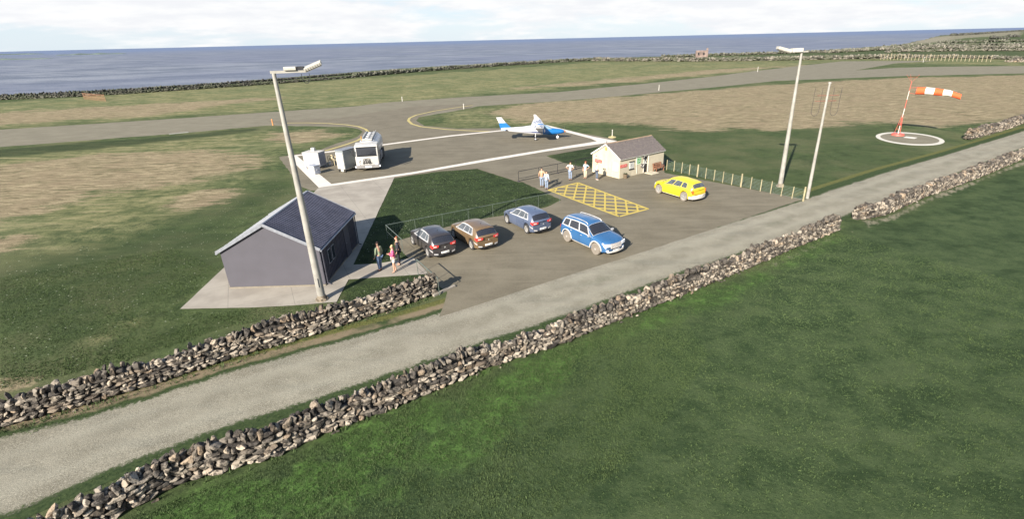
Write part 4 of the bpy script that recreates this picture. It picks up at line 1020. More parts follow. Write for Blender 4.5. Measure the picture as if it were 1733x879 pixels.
    def build(s,name,label,group,body,glass,tyre,loc,az,kind):
        e=empty(name,loc,az,label,'car',group); p=s.p; L=s.L; e.scale=(1,1,p.get('zs',1))
        xs=sorted(set([round(x,3) for x in np.linspace(-L/2,L/2,66)]+[round(k[0],3) for k in p['top']]+[round(a+d,3) for a in (s.fx,s.rx) for d in (-p['wr']*1.17,-p['wr']*1.1,p['wr']*1.1,p['wr']*1.17)]))
        b=MB(); rings=[[s.P(x,j) for j in (0,1,2,3,4,5,6,7,8,9,10,11,12,13,14)] for x in xs]
        b.loft(rings,True,True); o=b.obj('body',body,e,True,38)
        b=MB(); b.box((0,0,(p['sill']+.62)/2-.02),(L-.5,s.hw(0)*2-.42,.62-p['sill'])); b.obj('underbody',MUND,e)
        # wheels
        for (x,nm) in ((s.fx,0),(s.rx,1)):
            for sg in (1,-1):
                y=sg*(s.hw(0)-.10); r=p['wr']; wd=.105
                b=MB(); b.lathe([(.04,-wd*.6),(r*.66,-wd*.6),(r*.66,wd*.35),(.04,wd*.35)] if sg>0 else [(.04,-wd*.35),(r*.66,-wd*.35),(r*.66,wd*.6),(.04,wd*.6)],20,axis='y'); w=b.obj('wheel',MUND,e); w.location=(x,y,r)
                b=MB(); b.lathe([(r*.66,-wd),(r*.93,-wd),(r,-wd*.6),(r,wd*.6),(r*.93,wd),(r*.66,wd),(r*.64,0)],28,axis='y'); t=b.obj('tyre',tyre,w,True)
                b=MB(); yo=sg*wd*.82
                b.lathe([(r*.68,yo-.012),(r*.68,yo+.012),(r*.58,yo+.012*sg),(r*.56,yo-.012*sg)],28,axis='y')
                b.cyl((0,yo-.02,0),(0,yo+.02,0),r*.17,r*.15,12)
                ns=p.get('spokes',5)
                for q in range(ns):
                    a=2*math.pi*q/ns+.3; Mq=Matrix.Rotation(a,4,'Y'); b.box((r*.37,yo,0),(r*.46,.02,r*.09),Mq)
                b.obj('rim',MRIM,w)
        # glazing
        wf,wr_=p['side'] # front/back x of side windows at the belt
        g0=MB(); g0b=MB()
        for sg in (0,1):
            J=(lambda j:14-j) if sg else (lambda j:j)
            fr=MB()
            A=[(wf+.05,J(4.02)),(wr_-.05,J(4.02)),(p['siderear'],J(4.93)),(p['sidefront'],J(4.93))]
            s.patch(A,.006,24,5,fr); o=fr.obj('window_frame',p.get('framemat') or MCHR,e,True,fix=True)
            for (a0,a1) in p['panes']:
                def lx(f,v): # along window with front/rear slants
                    xb=wf+(wr_-wf)*f; xt=p['sidefront']+(p['siderear']-p['sidefront'])*f; return xb+(xt-xb)*v
                q=[(lx(a0,.12),J(4.13)),(lx(a1,.12),J(4.13)),(lx(a1,.88),J(4.83)),(lx(a0,.88),J(4.83))]
                gb=MB(); s.patch(q,.013,8,4,gb); gb.obj('side_window',glass,o,True)
            b=MB()
            m_=s.P(wf-.02,4.0); y=(m_.y+.10) if not sg else -(m_.y+.10); yb=(m_.y-.02)*(1 if not sg else -1)
            b.box((wf-.05,y,m_.z+.09),(.11,.19,.14),bev=.035); b.box((wf-.03,(y+yb)/2,m_.z+.04),(.06,abs(y-yb),.04)); b.obj('mirror',p.get('mirmat') or body,e,True)
            for hx in p['handles']:
                q=s.P(hx,3.25); b=MB(); b.box((hx,q.y*(-1 if sg else 1)+(-.012 if sg else .012),q.z),(.17,.03,.03),bev=.01); b.obj('door_handle',p.get('hmat') or body,e)
            dl_=MB()
            for dx in p['doors']:
                pts=[s.P(dx,J(k))+s.nrm(dx,J(k))*.002 for k in (.6,1,2,3,3.9)]
                dl_.tube(pts,.006,4)
            dl_.obj('door_gap',MUND,e)
        fw=p['screen']; b=MB(); s.patch([(fw[0],4.75),(fw[1],4.95),(fw[1],9.05),(fw[0],9.25)],.006,8,24,b); b.obj('windscreen',glass if kind!='estate' else MGLL,e,True)
        rw=p['rear']; b=MB(); s.patch([(rw[0],4.95),(rw[1],4.95),(rw[1],9.05),(rw[0],9.05)],.008,6,20,b); b.obj('rear_window',MGL if kind!='estate' else glass,e,True)
        # number plates
        for end,z in ((-1,p['platez']),(1,.42)):
            b=MB(); s.cappatch([(-.26,z-.055),(.26,z-.055),(.26,z+.055),(-.26,z+.055)],.02,end,8,1,b); o=b.obj('number_plate',MPLATE,e)
            b=MB()
            for q in range(7):
                if q==3: continue
                yc=-.20+q*.066; xx=end*(L/2-.20*(yc/.9)**2+.023); b.box((xx,yc,z),(.004,.028,.055)); 
            b.obj('plate_lettering',MUND,o)
        return e
hatch_sp=dict(zs=1.06,L=4.25,fo=.82,wb=2.62,wr=.335,sill=.20,
 top=[(-2.125,.90),(-2.06,1.00),(-1.80,1.27),(-1.62,1.40),(-1.3,1.445),(-.5,1.49),(.0,1.47),(.38,1.38),(1.18,1.00),(1.5,.95),(1.82,.86),(2.02,.72),(2.125,.52)],
 belt=[(-2.125,.84),(-1.75,.98),(-.6,.92),(.6,.88),(1.18,.92),(1.5,.88),(1.85,.76),(2.125,.46)],
 wid=[(-2.125,.74),(-1.95,.84),(-1.4,.885),(1.25,.885),(1.75,.84),(2.0,.74),(2.125,.62)],
 side=(.95,-1.48),sidefront=.30,siderear=-1.20,panes=[(.05,.43),(.46,.76),(.79,.96)],handles=(.12,-.82),doors=(.98,-.12,-.98),screen=(1.12,.42),rear=(-1.66,-2.03),platez=.42,spokes=5)
suv_sp=dict(L=4.72,fo=.92,wb=2.84,wr=.40,sill=.30,tumble=.34,
 top=[(-2.36,1.02),(-2.30,1.14),(-2.12,1.52),(-2.0,1.63),(-1.6,1.70),(-.6,1.75),(.1,1.73),(.42,1.66),(1.12,1.17),(1.6,1.10),(2.05,1.02),(2.28,.90),(2.36,.66)],
 belt=[(-2.36,.98),(-2.0,1.10),(1.0,1.04),(1.6,1.02),(2.1,.92),(2.36,.60)],
 wid=[(-2.36,.80),(-2.2,.89),(-1.5,.935),(1.3,.935),(1.9,.90),(2.2,.82),(2.36,.72)],
 side=(.95,-2.02),sidefront=.42,siderear=-1.86,panes=[(.05,.36),(.40,.72),(.76,.96)],handles=(.05,-.95),doors=(1.0,-.12,-1.12),screen=(1.10,.46),rear=(-2.10,-2.28),platez=.85,spokes=6,mirmat=MCHR,hmat=MCHR)
est_sp=dict(zs=1.05,L=4.60,fo=.88,wb=2.80,wr=.375,sill=.24,tumble=.46,
 top=[(-2.30,.98),(-2.24,1.08),(-2.06,1.36),(-1.86,1.49),(-1.4,1.57),(-.5,1.62),(.1,1.58),(.42,1.50),(1.22,1.06),(1.7,1.00),(2.05,.90),(2.22,.76),(2.30,.56)],
 belt=[(-2.30,.92),(-1.9,1.02),(-.6,.98),(.6,.95),(1.22,.98),(1.7,.92),(2.05,.80),(2.30,.50)],
 wid=[(-2.30,.76),(-2.12,.86),(-1.5,.92),(1.3,.92),(1.85,.87),(2.12,.76),(2.30,.64)],
 side=(.98,-1.72),sidefront=.35,siderear=-1.52,panes=[(.05,.36),(.38,.70),(.73,.95)],handles=(.10,-.88),doors=(1.02,-.12,-1.02),screen=(1.16,.44),rear=(-1.96,-2.20),platez=.52,spokes=7,hmat=MBLK)
def place(spec,front_px,rear_px,side):
    f=G(*front_px);r=G(*rear_px); d=(f-r); az=math.atan2(d.y,d.x); d.normalize()
    c=(f+r)/2; s=Car(spec); off=(s.fx+s.rx)/2; n=Vector((-d.y,d.x,0))
    c=c-n*side*(s.hw(0)-.02)-d*off; return s,c,az
def hatchback(f,r,m,label,h=0):
    s,c,az=place(hatch_sp,f,r,1); e=s.build('hatchback',label,'hatchbacks parked along the lawn railing',m,MGLL,MTYRE,c,az,'hatch')
    for sg in (1,-1):
        b=MB(); s.cappatch([(sg*.42,.78),(sg*.80,.74),(sg*.80,.92),(sg*.38,.90)],.035,-1,8,3,b,.06); t=b.obj('tail_light',MTAIL,e,True)
        b=MB(); s.cappatch([(sg*.52,.80),(sg*.72,.79),(sg*.72,.86),(sg*.52,.86)],.045,-1,5,2,b,.02); b.obj('lamp_lens',MTAILW,t)
        J=(lambda j:j) if sg>0 else (lambda j:14-j)
        b=MB(); s.patch([(-2.10,J(2.9)),(-1.86,J(3.3)),(-1.90,J(3.95)),(-2.10,J(3.95))],.014,6,4,b); b.obj('tail_light_side',MTAIL,e,True)
        b=MB(); s.cappatch([(sg*.46,.30),(sg*.70,.33),(sg*.70,.40),(sg*.46,.37)],.02,-1,5,1,b); b.obj('reflector',MCHR,e)
        b=MB(); s.patch([(2.06,J(2.6)),(1.74,J(3.3)),(1.74,J(4.3)),(2.05,J(4.2))],.012,6,4,b); b.obj('headlight',MHEAD,e,True)
        b=MB(); s.patch([(-2.12,J(1.9)),(-1.75,J(2.3)),(-1.75,J(2.55)),(-2.12,J(2.3))],.01,6,2,b); b.obj('bumper_trim',MCHR,e,True)
    b=MB(); s.patch([(-1.60,5.0),(-1.74,5.0),(-1.74,9.0),(-1.60,9.0)],.028,3,16,b); s.patch([(-1.60,5.0),(-1.74,5.0),(-1.74,9.0),(-1.60,9.0)],.008,3,16,b); b.obj('spoiler',m,e,True)
    b=MB(); x=-(2.125+.02)
    for a in range(3): 
        q=R(90+120*a); b.cyl((x-.012,0,.74),(x-.012,.055*math.cos(q),.74+.055*math.sin(q)),.016,.006,6)
    b.obj('emblem',MCHR,e)
    b=MB(); b.cyl((-1.1,0,1.46),(-1.25,0,1.60),.012,.006,6); b.obj('aerial',MUND,e)
    b=MB(); s.cappatch([(-.62,.22),(.62,.22),(.60,.30),(-.60,.30)],.015,-1,10,1,b); b.obj('diffuser',MUND,e)
hatchback((698,413.5),(726,437.2),paint('charcoal_paint',(.040,.036,.037)),'charcoal dark hatchback with red tail lights, nearest to the standing group')
hatchback((767,402.5),(799.5,424),paint('bronze_paint',(.135,.090,.048)),'bronze brown hatchback parked between the charcoal one and the slate blue one')
hatchback((857.5,378.5),(891.7,396),paint('slate_blue_paint',(.075,.095,.145)),'slate blue grey hatchback with red tail lights beside the end of the lawn railing')
# blue SUV
MBLUE=paint('bright_blue_paint',(.028,.100,.225))
s,c,az=place(suv_sp,(1007,431.5),(959.5,409.5),-1)
e=s.build('suv',"bright blue SUV facing the lane with chrome roof rails and silver grille",None,MBLUE,MGL,MTYREP,c,az,'suv')
for sg in (1,-1):
    J=(lambda j:j) if sg>0 else (lambda j:14-j)
    b=MB(); s.cappatch([(sg*.44,.70),(sg*.84,.70),(sg*.84,.90),(sg*.46,.86)],.03,1,7,3,b,.08); b.obj('headlight',MHEAD,e,True)
    b=MB(); s.patch([(2.33,J(2.9)),(2.0,J(3.4)),(2.0,J(3.95)),(2.30,J(3.95))],.014,6,4,b); b.obj('headlight_side',MHEAD,e,True)
    b=MB(); s.cappatch([(sg*.60,.40),(sg*.74,.40),(sg*.74,.50),(sg*.60,.50)],.02,1,4,2,b); b.obj('fog_light',MHEAD,e,True)
    b=MB(); s.patch([(1.86-.4,J(.0)),(-1.9+.45,J(.0)),(-1.9+.45,J(.9)),(1.86-.4,J(.9))],.02,20,3,b); b.obj('sill_cladding',MBEI,e,True)
    b=MB(); s.patch([(-2.34,J(.1)),(-1.95,J(.1)),(-1.95,J(1.3)),(-2.34,J(1.3))],.016,6,3,b); b.obj('bumper_cladding',MBEI,e,True)
    for ax in (s.fx,s.rx):
        b=MB(); pts=[]
        for q in range(15):
            a=math.pi*q/14; rr=.40*1.17+.03; x=ax+rr*math.cos(a); z=.40+rr*math.sin(a); pts.append((x,sg*(s.hw(x)*.992+.012),max(.33,z)))
        b.tube(pts,.035,6); b.obj('wheel_arch_trim',MBEI,e,True)
    b=MB(); pts=[s.P(x,J(5.25))+Vector((0,0,.07 if -1.75<x<.2 else .0)) for x in (.30,.18,-.2,-.7,-1.2,-1.7,-1.82)]; b.tube(pts,.028,6); b.obj('roof_rail',MCHR,e,True)
    b=MB(); s.cappatch([(sg*.62,.85),(sg*.82,.85),(sg*.82,1.0),(sg*.62,1.0)],.02,-1,4,3,b); b.obj('tail_light',MTAIL,e)
    b=MB(); b.tube([s.P(x,J(4.85))+s.nrm(x,J(4.85))*.01 for x in (1.10,.95,.8,.6,.46)],.02,5); b.obj('pillar_trim',MCHR,e)
b=MB(); s.cappatch([(-.42,.56),(.42,.56),(.42,.88),(-.42,.88)],.024,1,10,4,b,.05); gr=b.obj('grille',mat('silver_grille',(.52,.47,.42),.4,.3,var=.2,scale=40),e)
b=MB()
for i in range(5): z=.60+i*.06; b.tube([(2.36-.2*(y/.9)**2+.03,y,z) for y in (-.40,-.2,0,.2,.40)],.010,4)
for i in range(9): y=-.38+i*.095; b.cyl((2.36-.2*(y/.9)**2+.03,y,.57),(2.36-.2*(y/.9)**2+.03,y,.87),.008,.008,4)
b.obj('grille_bars',MCHR,gr)
b=MB(); s.cappatch([(-.66,.30),(.66,.30),(.72,.38),(-.72,.38)],.03,1,12,2,b,.06); b.obj('front_bumper_trim',MBEI,e,True)
b=MB(); b.tube([s.P(1.10,j)+s.nrm(1.10,j)*.012 for j in (4.9,5.5,6,7,8,8.5,9.1)],.016,5); b.tube([s.P(.44,j)+s.nrm(.44,j)*.012 for j in (4.98,5.5,6,7,8,8.5,9.02)],.014,5); b.obj('screen_surround',MCHR,e)
# yellow estate
est_sp['framemat']=mat('yellow_frame',(.66,.52,.05),.35)
s,c,az=place(est_sp,(1113,327.5),(1156.5,341),1)
e=s.build('estate_car','bright yellow estate car parked on the tarmac in front of the cream hut',None,paint('lemon_yellow_paint',(.60,.47,.02),.4,.3),MGLL,MTYREP,c,az,'estate')
for sg in (1,-1):
    J=(lambda j:j) if sg>0 else (lambda j:14-j)
    b=MB(); s.cappatch([(sg*.70,.70),(sg*.80,.70),(sg*.80,1.0),(sg*.68,.98)],.03,-1,4,5,b,.05); b.obj('tail_light',mat('amber_red_lamp',(.55,.10,.02),.3),e,True)
    b=MB(); s.patch([(-2.26,J(3.0)),(-2.12,J(3.1)),(-2.12,J(3.98)),(-2.26,J(3.98))],.014,4,4,b); b.obj('tail_light_side',mat('amber_red_lamp',(.55,.10,.02),.3),e,True)
    b=MB(); s.patch([(2.24,J(2.6)),(1.92,J(3.3)),(1.92,J(4.2)),(2.22,J(4.2))],.012,6,4,b); b.obj('headlight',MHEAD,e,True)
    b=MB(); s.patch([(-2.28,J(.05)),(-1.93,J(.05)),(-1.93,J(1.7)),(-2.28,J(1.7))],.016,6,3,b); b.obj('bumper_cladding',MBEI,e,True)
    b=MB(); s.patch([(s.fx-.46,J(.0)),(s.rx+.46,J(.0)),(s.rx+.46,J(.6)),(s.fx-.46,J(.6))],.016,20,2,b); b.obj('sill_cladding',MBEI,e,True)
b=MB(); s.cappatch([(-.76,.28),(.76,.28),(.78,.56),(-.78,.56)],.035,-1,14,3,b,.08); b.obj('rear_bumper',MBEI,e,True)
b=MB(); s.cappatch([(-.26,.46),(.26,.46),(.26,.57),(-.26,.57)],.06,-1,8,1,b); b.obj('number_plate_panel',MPLATE,e)
b=MB(); s.cappatch([(-.58,.66),(.58,.66),(.60,.675),(-.60,.675)],.012,-1,10,1,b,.01); b.obj('tailgate_gap',MUND,e)
# ------------------------------------------------------------------ fuel truck
MTW=mat('truck_white',(.43,.41,.375),.4,var=.06,scale=1.5,dirt=.12,coat=.2); MTG=mat('truck_tank_white',(.43,.44,.46),.35,var=.06,scale=1.2,coat=.3)
g=(G(604,290.5)+G(645,290.5))/2
tr=empty('fuel_truck',g,R(-79),'white fuel tanker lorry with flat cab parked on the stand facing the camera','truck')
tr.scale=(1.12,1.0,1.13)
# local: +x forward (toward camera), origin at the centre of the front bumper
b=MB(); b.prism([(0,.55),(0.02,1.25),(-.10,1.38),(-.22,2.28),(-.40,2.42),(-1.75,2.46),(-1.78,.55)],-1.16,1.16,'y'); 
bm_=b.obj('cab',MTW,tr)
def bevel(o,w=.05,seg=3):
    bm=bmesh.new(); bm.from_mesh(o.data); bmesh.ops.bevel(bm,geom=bm.edges[:],offset=w,segments=seg,affect='EDGES',profile=.6,clamp_overlap=True)
    for f in bm.faces: f.smooth=True
    for e_ in bm.edges:
        if len(e_.link_faces)==2 and e_.calc_face_angle(0)>R(35): e_.smooth=False
    bm.to_mesh(o.data); bm.free()
bevel(bm_,.06)
b=MB(); Mx=Matrix.Translation((-.150,0,1.84))@Matrix.Rotation(R(-7.6),4,'Y'); b.box((.012,0,0),(.03,1.98,.74),Mx,bev=.012); wsn=b.obj('windscreen',MGL,tr)
b=MB(); 
for y in (-.5,.35): b.cyl((.034,y-.3,-.36),(.034,y+.32,-.22),.012,.012,5,0,Mx)
b.obj('wiper',MUND,wsn)
b=MB(); b.box((.03,0,-.40),(.04,2.06,.05),Mx); b.box((.03,0,.40),(.04,2.06,.06),Mx); b.obj('screen_seal',MUND,wsn)
for sg in (1,-1):
    b=MB(); b.box((-.85,sg*1.158,1.86),(.75,.03,.62),bev=.01); b.obj('side_window',MGL,tr)
    b=MB(); b.box((-.95,sg*1.165,1.15),(.03,.012,1.0)); b.box((-.42,sg*1.165,1.15),(.03,.012,1.0)); b.obj('door_gap',MUND,tr)
    b=MB(); b.tube([(-.12,sg*1.16,2.2),(.05,sg*1.36,2.12),(.05,sg*1.36,1.52),(-.05,sg*1.16,1.5)],.018,6); b.box((.06,sg*1.36,1.82),(.06,.20,.46),bev=.03); b.obj('mirror',MBLK,tr)
    b=MB(); b.box((.05,sg*.93,.66),(.06,.26,.17),bev=.03); b.obj('headlight',MHEAD,tr)
    b=MB(); b.box((.03,sg*1.22,.50),(.14,.12,.16),bev=.02); b.obj('marker_light',MHEAD,tr)
b=MB(); b.box((.05,0,.50),(.14,2.30,.30),bev=.04); b.obj('bumper',mat('grey_bumper',(.20,.19,.18),.6),tr)
b=MB(); b.box((.13,.05,.48),(.02,.62,.15)); b.obj('number_plate',MPLATE,tr)
# lettered emblem on the front panel: outlined strokes
b=MB(); xx=.045
def st(pts): b.tube([(xx,-p[0],p[1]) for p in pts],.02,5)
st([(-.34,.74),(-.28,1.22),(-.02,1.26),(.16,1.18),(.14,1.02),(-.04,.98),(-.22,1.0)]); st([(-.26,.80),(-.20,1.14),(.04,1.16),(.08,1.08),(-.12,1.06),(-.20,.78)])
st([(-.06,.98),(.12,.74)]); st([(.08,1.02),(.24,.76)]); st([(.12,1.22),(.34,1.22),(.44,.74),(.36,.74),(.26,1.08)]); st([(.22,1.14),(.06,.74)]); st([(-.46,.80),(.46,.82)]); st([(-.3,.74),(-.14,.74),(-.06,.96)])
b.obj('emblem',mat('dull_emblem',(.045,.04,.035),.7),tr)
b=MB(); b.box((.04,-.72,1.05),(.02,.06,.06)); b.box((.04,-.78,.92),(.02,.03,.16)); b.obj('badge',MBLK,tr)
b=MB(); b.box((-4.6,0,.72),(6.3,.95,.28)); b.obj('chassis',MBLK,tr)
rings=[]
for x,sc in ((-1.95,.86),(-2.02,1),(-7.35,1),(-7.45,.86)):
    rings.append([(x,1.12*sc*math.copysign(abs(math.cos(t))**.72,math.cos(t)),1.62+.86*sc*math.copysign(abs(math.sin(t))**.72,math.sin(t))) for t in [2*math.pi*k/36 for k in range(36)]])
b=MB(); b.loft(rings); tk=b.obj('tank',MTG,tr,True,30)
b=MB(); b.box((-4.7,-.02,2.53),(5.0,.95,.07),bev=.01); 
for sg in (1,-1): b.box((-4.7,sg*.50,2.60),(5.1,.05,.16))
b.box((-2.15,0,2.60),(.05,1.0,.16)); b.obj('walkway',MTW,tk)
for i in range(4):
    x=-2.9-i*1.15; b=MB(); b.cyl((x,-.05,2.55),(x,-.05,2.66),.23,.22,16); h_=b.obj('hatch',MTG,tk,True)
    b=MB(); b.box((x+.05,-.05,2.685),(.05,.62,.04)); b.box((x-.08,.2,2.68),(.16,.05,.05)); b.box((x-.08,-.3,2.68),(.16,.05,.05)); b.obj('clamp',MBLK,h_)
for y in (.70,-.72):
    b=MB(); b.cyl((-2.15,y,2.50),(-7.2,y,2.50),.035,.035,8); b.obj('hand_rail',MTG,tk)
b=MB(); b.cyl((-2.2,-.55,2.5),(-2.2,-.55,2.85),.05,.05,8); b.cyl((-2.2,-.55,2.85),(-2.2,-.55,2.93),.08,.06,8); b.obj('beacon',mat('beacon_amber',(.4,.2,.04),.4),tk)
b=MB(); b.box((-3.9,1.0,.78),(1.9,.32,.62),bev=.03); b.box((-3.9,-1.0,.78),(1.9,.32,.62),bev=.03); b.obj('locker',mat('grey_locker',(.22,.22,.22),.5,.2,var=.2),tr)
b=MB(); b.box((-7.5,0,1.2),(.5,1.9,1.1),bev=.03); b.obj('pump_cabinet',MTW,tr)
for x in (-1.15,-5.6,-6.75):
    for sg in (1,-1):
        b=MB(); b.lathe([(.05,-.10),(.27,-.10),(.27,.10),(.05,.10)],18,axis='y'); w=b.obj('wheel',mat('steel_hub',(.3,.3,.3),.5,.4),tr); w.location=(x,sg*1.02,.48)
        b=MB(); b.lathe([(.27,-.14),(.44,-.14),(.48,-.08),(.48,.08),(.44,.14),(.27,.14)],26,axis='y'); b.obj('tyre',MTYRE,w,True)
        b=MB(); pts=[(x+.56*math.cos(a),sg*1.12,.48+.56*math.sin(a)) for a in [math.pi*k/10 for k in range(11)]]; b.tube(pts,.04,6); b.obj('mudguard',MBLK,tr)
# ------------------------------------------------------------------ fuel cabinets
MCAB=mat('cabinet_white',(.44,.42,.385),.55,var=.06,dirt=.08); MCABS=mat('cabinet_shaded_grey_side',(.17,.19,.195),.5,var=.08); MLOU=mat('louvre_grey',(.30,.32,.37),.5)
g=G(513,289.5); e=empty('plant_cabinet',(G(517,286).x,G(517,286).y,0),R(-12),'white square plant cabinet with louvred side and small roof vent beside the stand corner','cabinet')
e.scale=(.95,.8,1.05)
b=MB(); b.box((.95,.8,.98),(1.95,1.6,1.35),bev=.03); b.obj('cabinet_body',MCAB,e)
b=MB(); b.box((.95,.8,1.68),(2.05,1.7,.06)); b.obj('lid',MCAB,e)
b=MB()
for i in range(9): b.box((1.945,.8,.48+i*.125),(.03,1.45,.07),Matrix.Identity(4))
b.obj('louvre',MLOU,e)
b=MB(); b.box((1.95-.02,.8,.98),(.06,1.52,1.28)); b.obj('side_panel',MLOU,e)
b=MB(); b.box((.75,1.2,1.86),(.42,.36,.34),bev=.02); b.obj('roof_vent',MCAB,e)
for x,y in ((.1,.1),(1.8,.1),(.1,1.5),(1.8,1.5)): b=MB(); b.box((x,y,.16),(.12,.12,.33)); b.obj('leg',MLOU,e)
e=empty('grey_cabinet',(G(524,294.5).x,G(524,294.5).y,0),R(-36),'small light grey cabinet standing in front of the louvred white one','cabinet')
b=MB(); b.box((.5,.36,.46),(.98,.72,.86),bev=.03); b.obj('cabinet_body',mat('cabinet_light_grey',(.42,.42,.40),.6,var=.12,dirt=.2),e)
b=MB(); b.box((.5,.36,.92),(1.06,.80,.06)); b.obj('lid',MLOU,e)
b=MB(); b.box((.995,.36,.46),(.03,.60,.70)); b.obj('side_panel',MLOU,e)
b=MB(); b.cyl((1.01,.3,.5),(1.05,.3,.5),.07,.06,10); b.obj('lock',MCHR,e)
e=empty('tall_cabinet',(G(573,291.5).x,G(573,291.5).y,0),R(-24),'tall white fuel cabinet on legs with a grey side darkened as shaded, left of the tanker lorry','cabinet')
e.scale=(.78,1.12,1.08)
b=MB(); b.box((.66,.95,1.22),(1.32,1.9,1.80),bev=.03); b.obj('cabinet_body',MCABS,e)  # grey darkened so the shade of the right side is in its colour
b=MB(); b.box((.66,-.02,1.15),(1.20,.05,1.58),bev=.01); b.box((.80,-.02,.27),(.42,.05,.34)); b.obj('front_panel',MCAB,e)
b=MB(); b.box((.66,.95,2.14),(1.36,1.96,.05)); b.obj('lid',mat('lid_grey',(.19,.20,.22),.55),e)
for x,y in ((.08,.08),(1.24,.08),(.08,1.8),(1.24,1.8)): b=MB(); b.box((x,y,.16),(.07,.07,.34)); b.obj('leg',MBLK,e)
e=empty('fuel_pump_stand',(G(562,281).x,G(562,281).y,0),R(-20),'cream pipework and valve stand between the two white cabinets','pump')
MCP=mat('cream_pipework',(.50,.42,.26),.6,var=.15)
b=MB(); b.tube([(-.6,.2,0),(-.6,.2,1.0),(.6,.2,1.0),(.6,.2,0)],.035,8); b.tube([(-.6,.2,.6),(.6,.2,.6)],.03,8); b.obj('frame',MCP,e)
b=MB(); b.tube([(0,0,.1),(0,0,1.15),(.25,0,1.25),(.25,0,.7)],.05,8); b.cyl((-.05,-.1,.8),(-.05,.1,.8),.14,.14,12); b.cyl((.25,-.12,.95),(.25,.12,.95),.12,.12,12); b.tube([(.4,0,.1),(.4,0,.9),(.1,0,.9)],.04,8); b.obj('pipework',MCP,e)
b=MB(); b.box((-.1,0,.3),(.35,.3,.4),bev=.03); b.obj('valve_box',MCAB,e)
b=MB(); b.cyl((.45,-.05,1.0),(.45,-.09,1.0),.11,.11,12); b.obj('gauge',MBLK,e)
# ------------------------------------------------------------------ light aircraft
MPW=mat('aircraft_white',(.50,.50,.50),.3,var=.04,scale=1,bs=.02,coat=.4); MPB=mat('aircraft_blue',(.012,.13,.36),.3,var=.06,scale=1,bs=.02,coat=.4); MPN=mat('aircraft_navy',(.05,.07,.18),.35)
pc=G(906,238); pn=G(944,236)
ac=empty('light_aircraft',((pc.x+0),(pc.y+1.15),0),R(1),'small white and blue high wing aircraft parked on the stand','aircraft')
# local: +x nose; main gear at x=0,y=+-1.15 ; nose gear x=3.0
def ell(x,ry,rz,zc,n=24,e=.85): return [(x,ry*math.copysign(abs(math.cos(t))**e,math.cos(t)),zc+rz*math.copysign(abs(math.sin(t))**e,math.sin(t))) for t in [2*math.pi*k/n for k in range(n)]]
fus=[(-4.55,.05,.16,1.42),(-4.2,.10,.22,1.40),(-3,.20,.30,1.34),(-1.6,.40,.44,1.27),(-.6,.55,.58,1.25),(.3,.60,.60,1.20),(1.2,.60,.51,1.11),(1.9,.56,.46,1.02)]
nose=[(1.05,.604,.525,1.125),(1.9,.563,.463,1.02),(2.4,.52,.42,.98),(3.0,.44,.36,.95),(3.5,.34,.30,.95),(3.85,.22,.20,.93),(3.95,.10,.10,.93)]
b=MB(); b.loft([ell(*q) for q in fus]); b.obj('fuselage',MPW,ac,True,60)
b=MB(); b.loft([ell(q[0]+.002,q[1]*1.003,q[2]*1.003,q[3]) for q in nose]); b.obj('nose_cowling',MPB,ac,True,60)
b=MB(); 
for sg in (1,-1):
    for (xa,xb,za,zb_) in ((-.6,1.9,1.02,.86),(-2.6,1.0,1.16,1.02)):
        rr=[]
        for i in range(11):
            x=xa+(xb-xa)*i/10; ry=np.interp(x,[q[0] for q in fus],[q[1] for q in fus]); z=za+(zb_-za)*i/10; rr.append([(x,sg*(ry*.985+.012),z-.05*math.sin(math.pi*i/10)),(x,sg*(ry*.995+.012),z+.05*math.sin(math.pi*i/10))])
        b.loft(rr,False,False)
b.obj('side_stripe',MPN,ac,fix=False)
b=MB(); can=[(.15,.52,.05,1.72),(.45,.55,.28,1.66),(1.0,.55,.34,1.60),(1.6,.50,.30,1.48),(2.1,.42,.20,1.32),(2.45,.30,.05,1.22)]
b.loft([ell(*q) for q in can]); cn=b.obj('canopy',mat('canopy_glass',(.22,.33,.42),.08,spec=.8),ac,True,60)
b=MB(); b.loft([ell(q[0],q[1]*.75,q[2]*1.0,q[3]+.03) for q in [(.10,.5,.12,1.74),(.5,.56,.30,1.69),(1.0,.55,.34,1.635),(1.15,.5,.32,1.60)]]); b.tube([(1.15,-.40,1.7),(1.7,-.35,1.62),(2.3,-.15,1.33)],.03,6); b.tube([(1.15,.40,1.7),(1.7,.35,1.62),(2.3,.15,1.33)],.03,6); b.tube([(.55,-.58,1.3),(.55,-.52,1.8)],.03,6); b.tube([(1.35,-.585,1.3),(1.3,-.5,1.72)],.03,6); b.obj('canopy_frame',MPB,cn,True)
b=MB(); b.box((2.05,0,1.40),(.35,.62,.06),Matrix.Identity(4)); 
def airfoil(c,th,n=14):
    up=[];lo=[]
    for i in range(n+1):
        t=(1-math.cos(math.pi*i/n))/2; y=5*th*(.2969*math.sqrt(t)-.126*t-.3516*t*t+.2843*t**3-.1015*t**4); up.append((-t*c,y*c*1.25)); lo.append((-t*c,-y*c*.6))
    return up+lo[-2:0:-1]
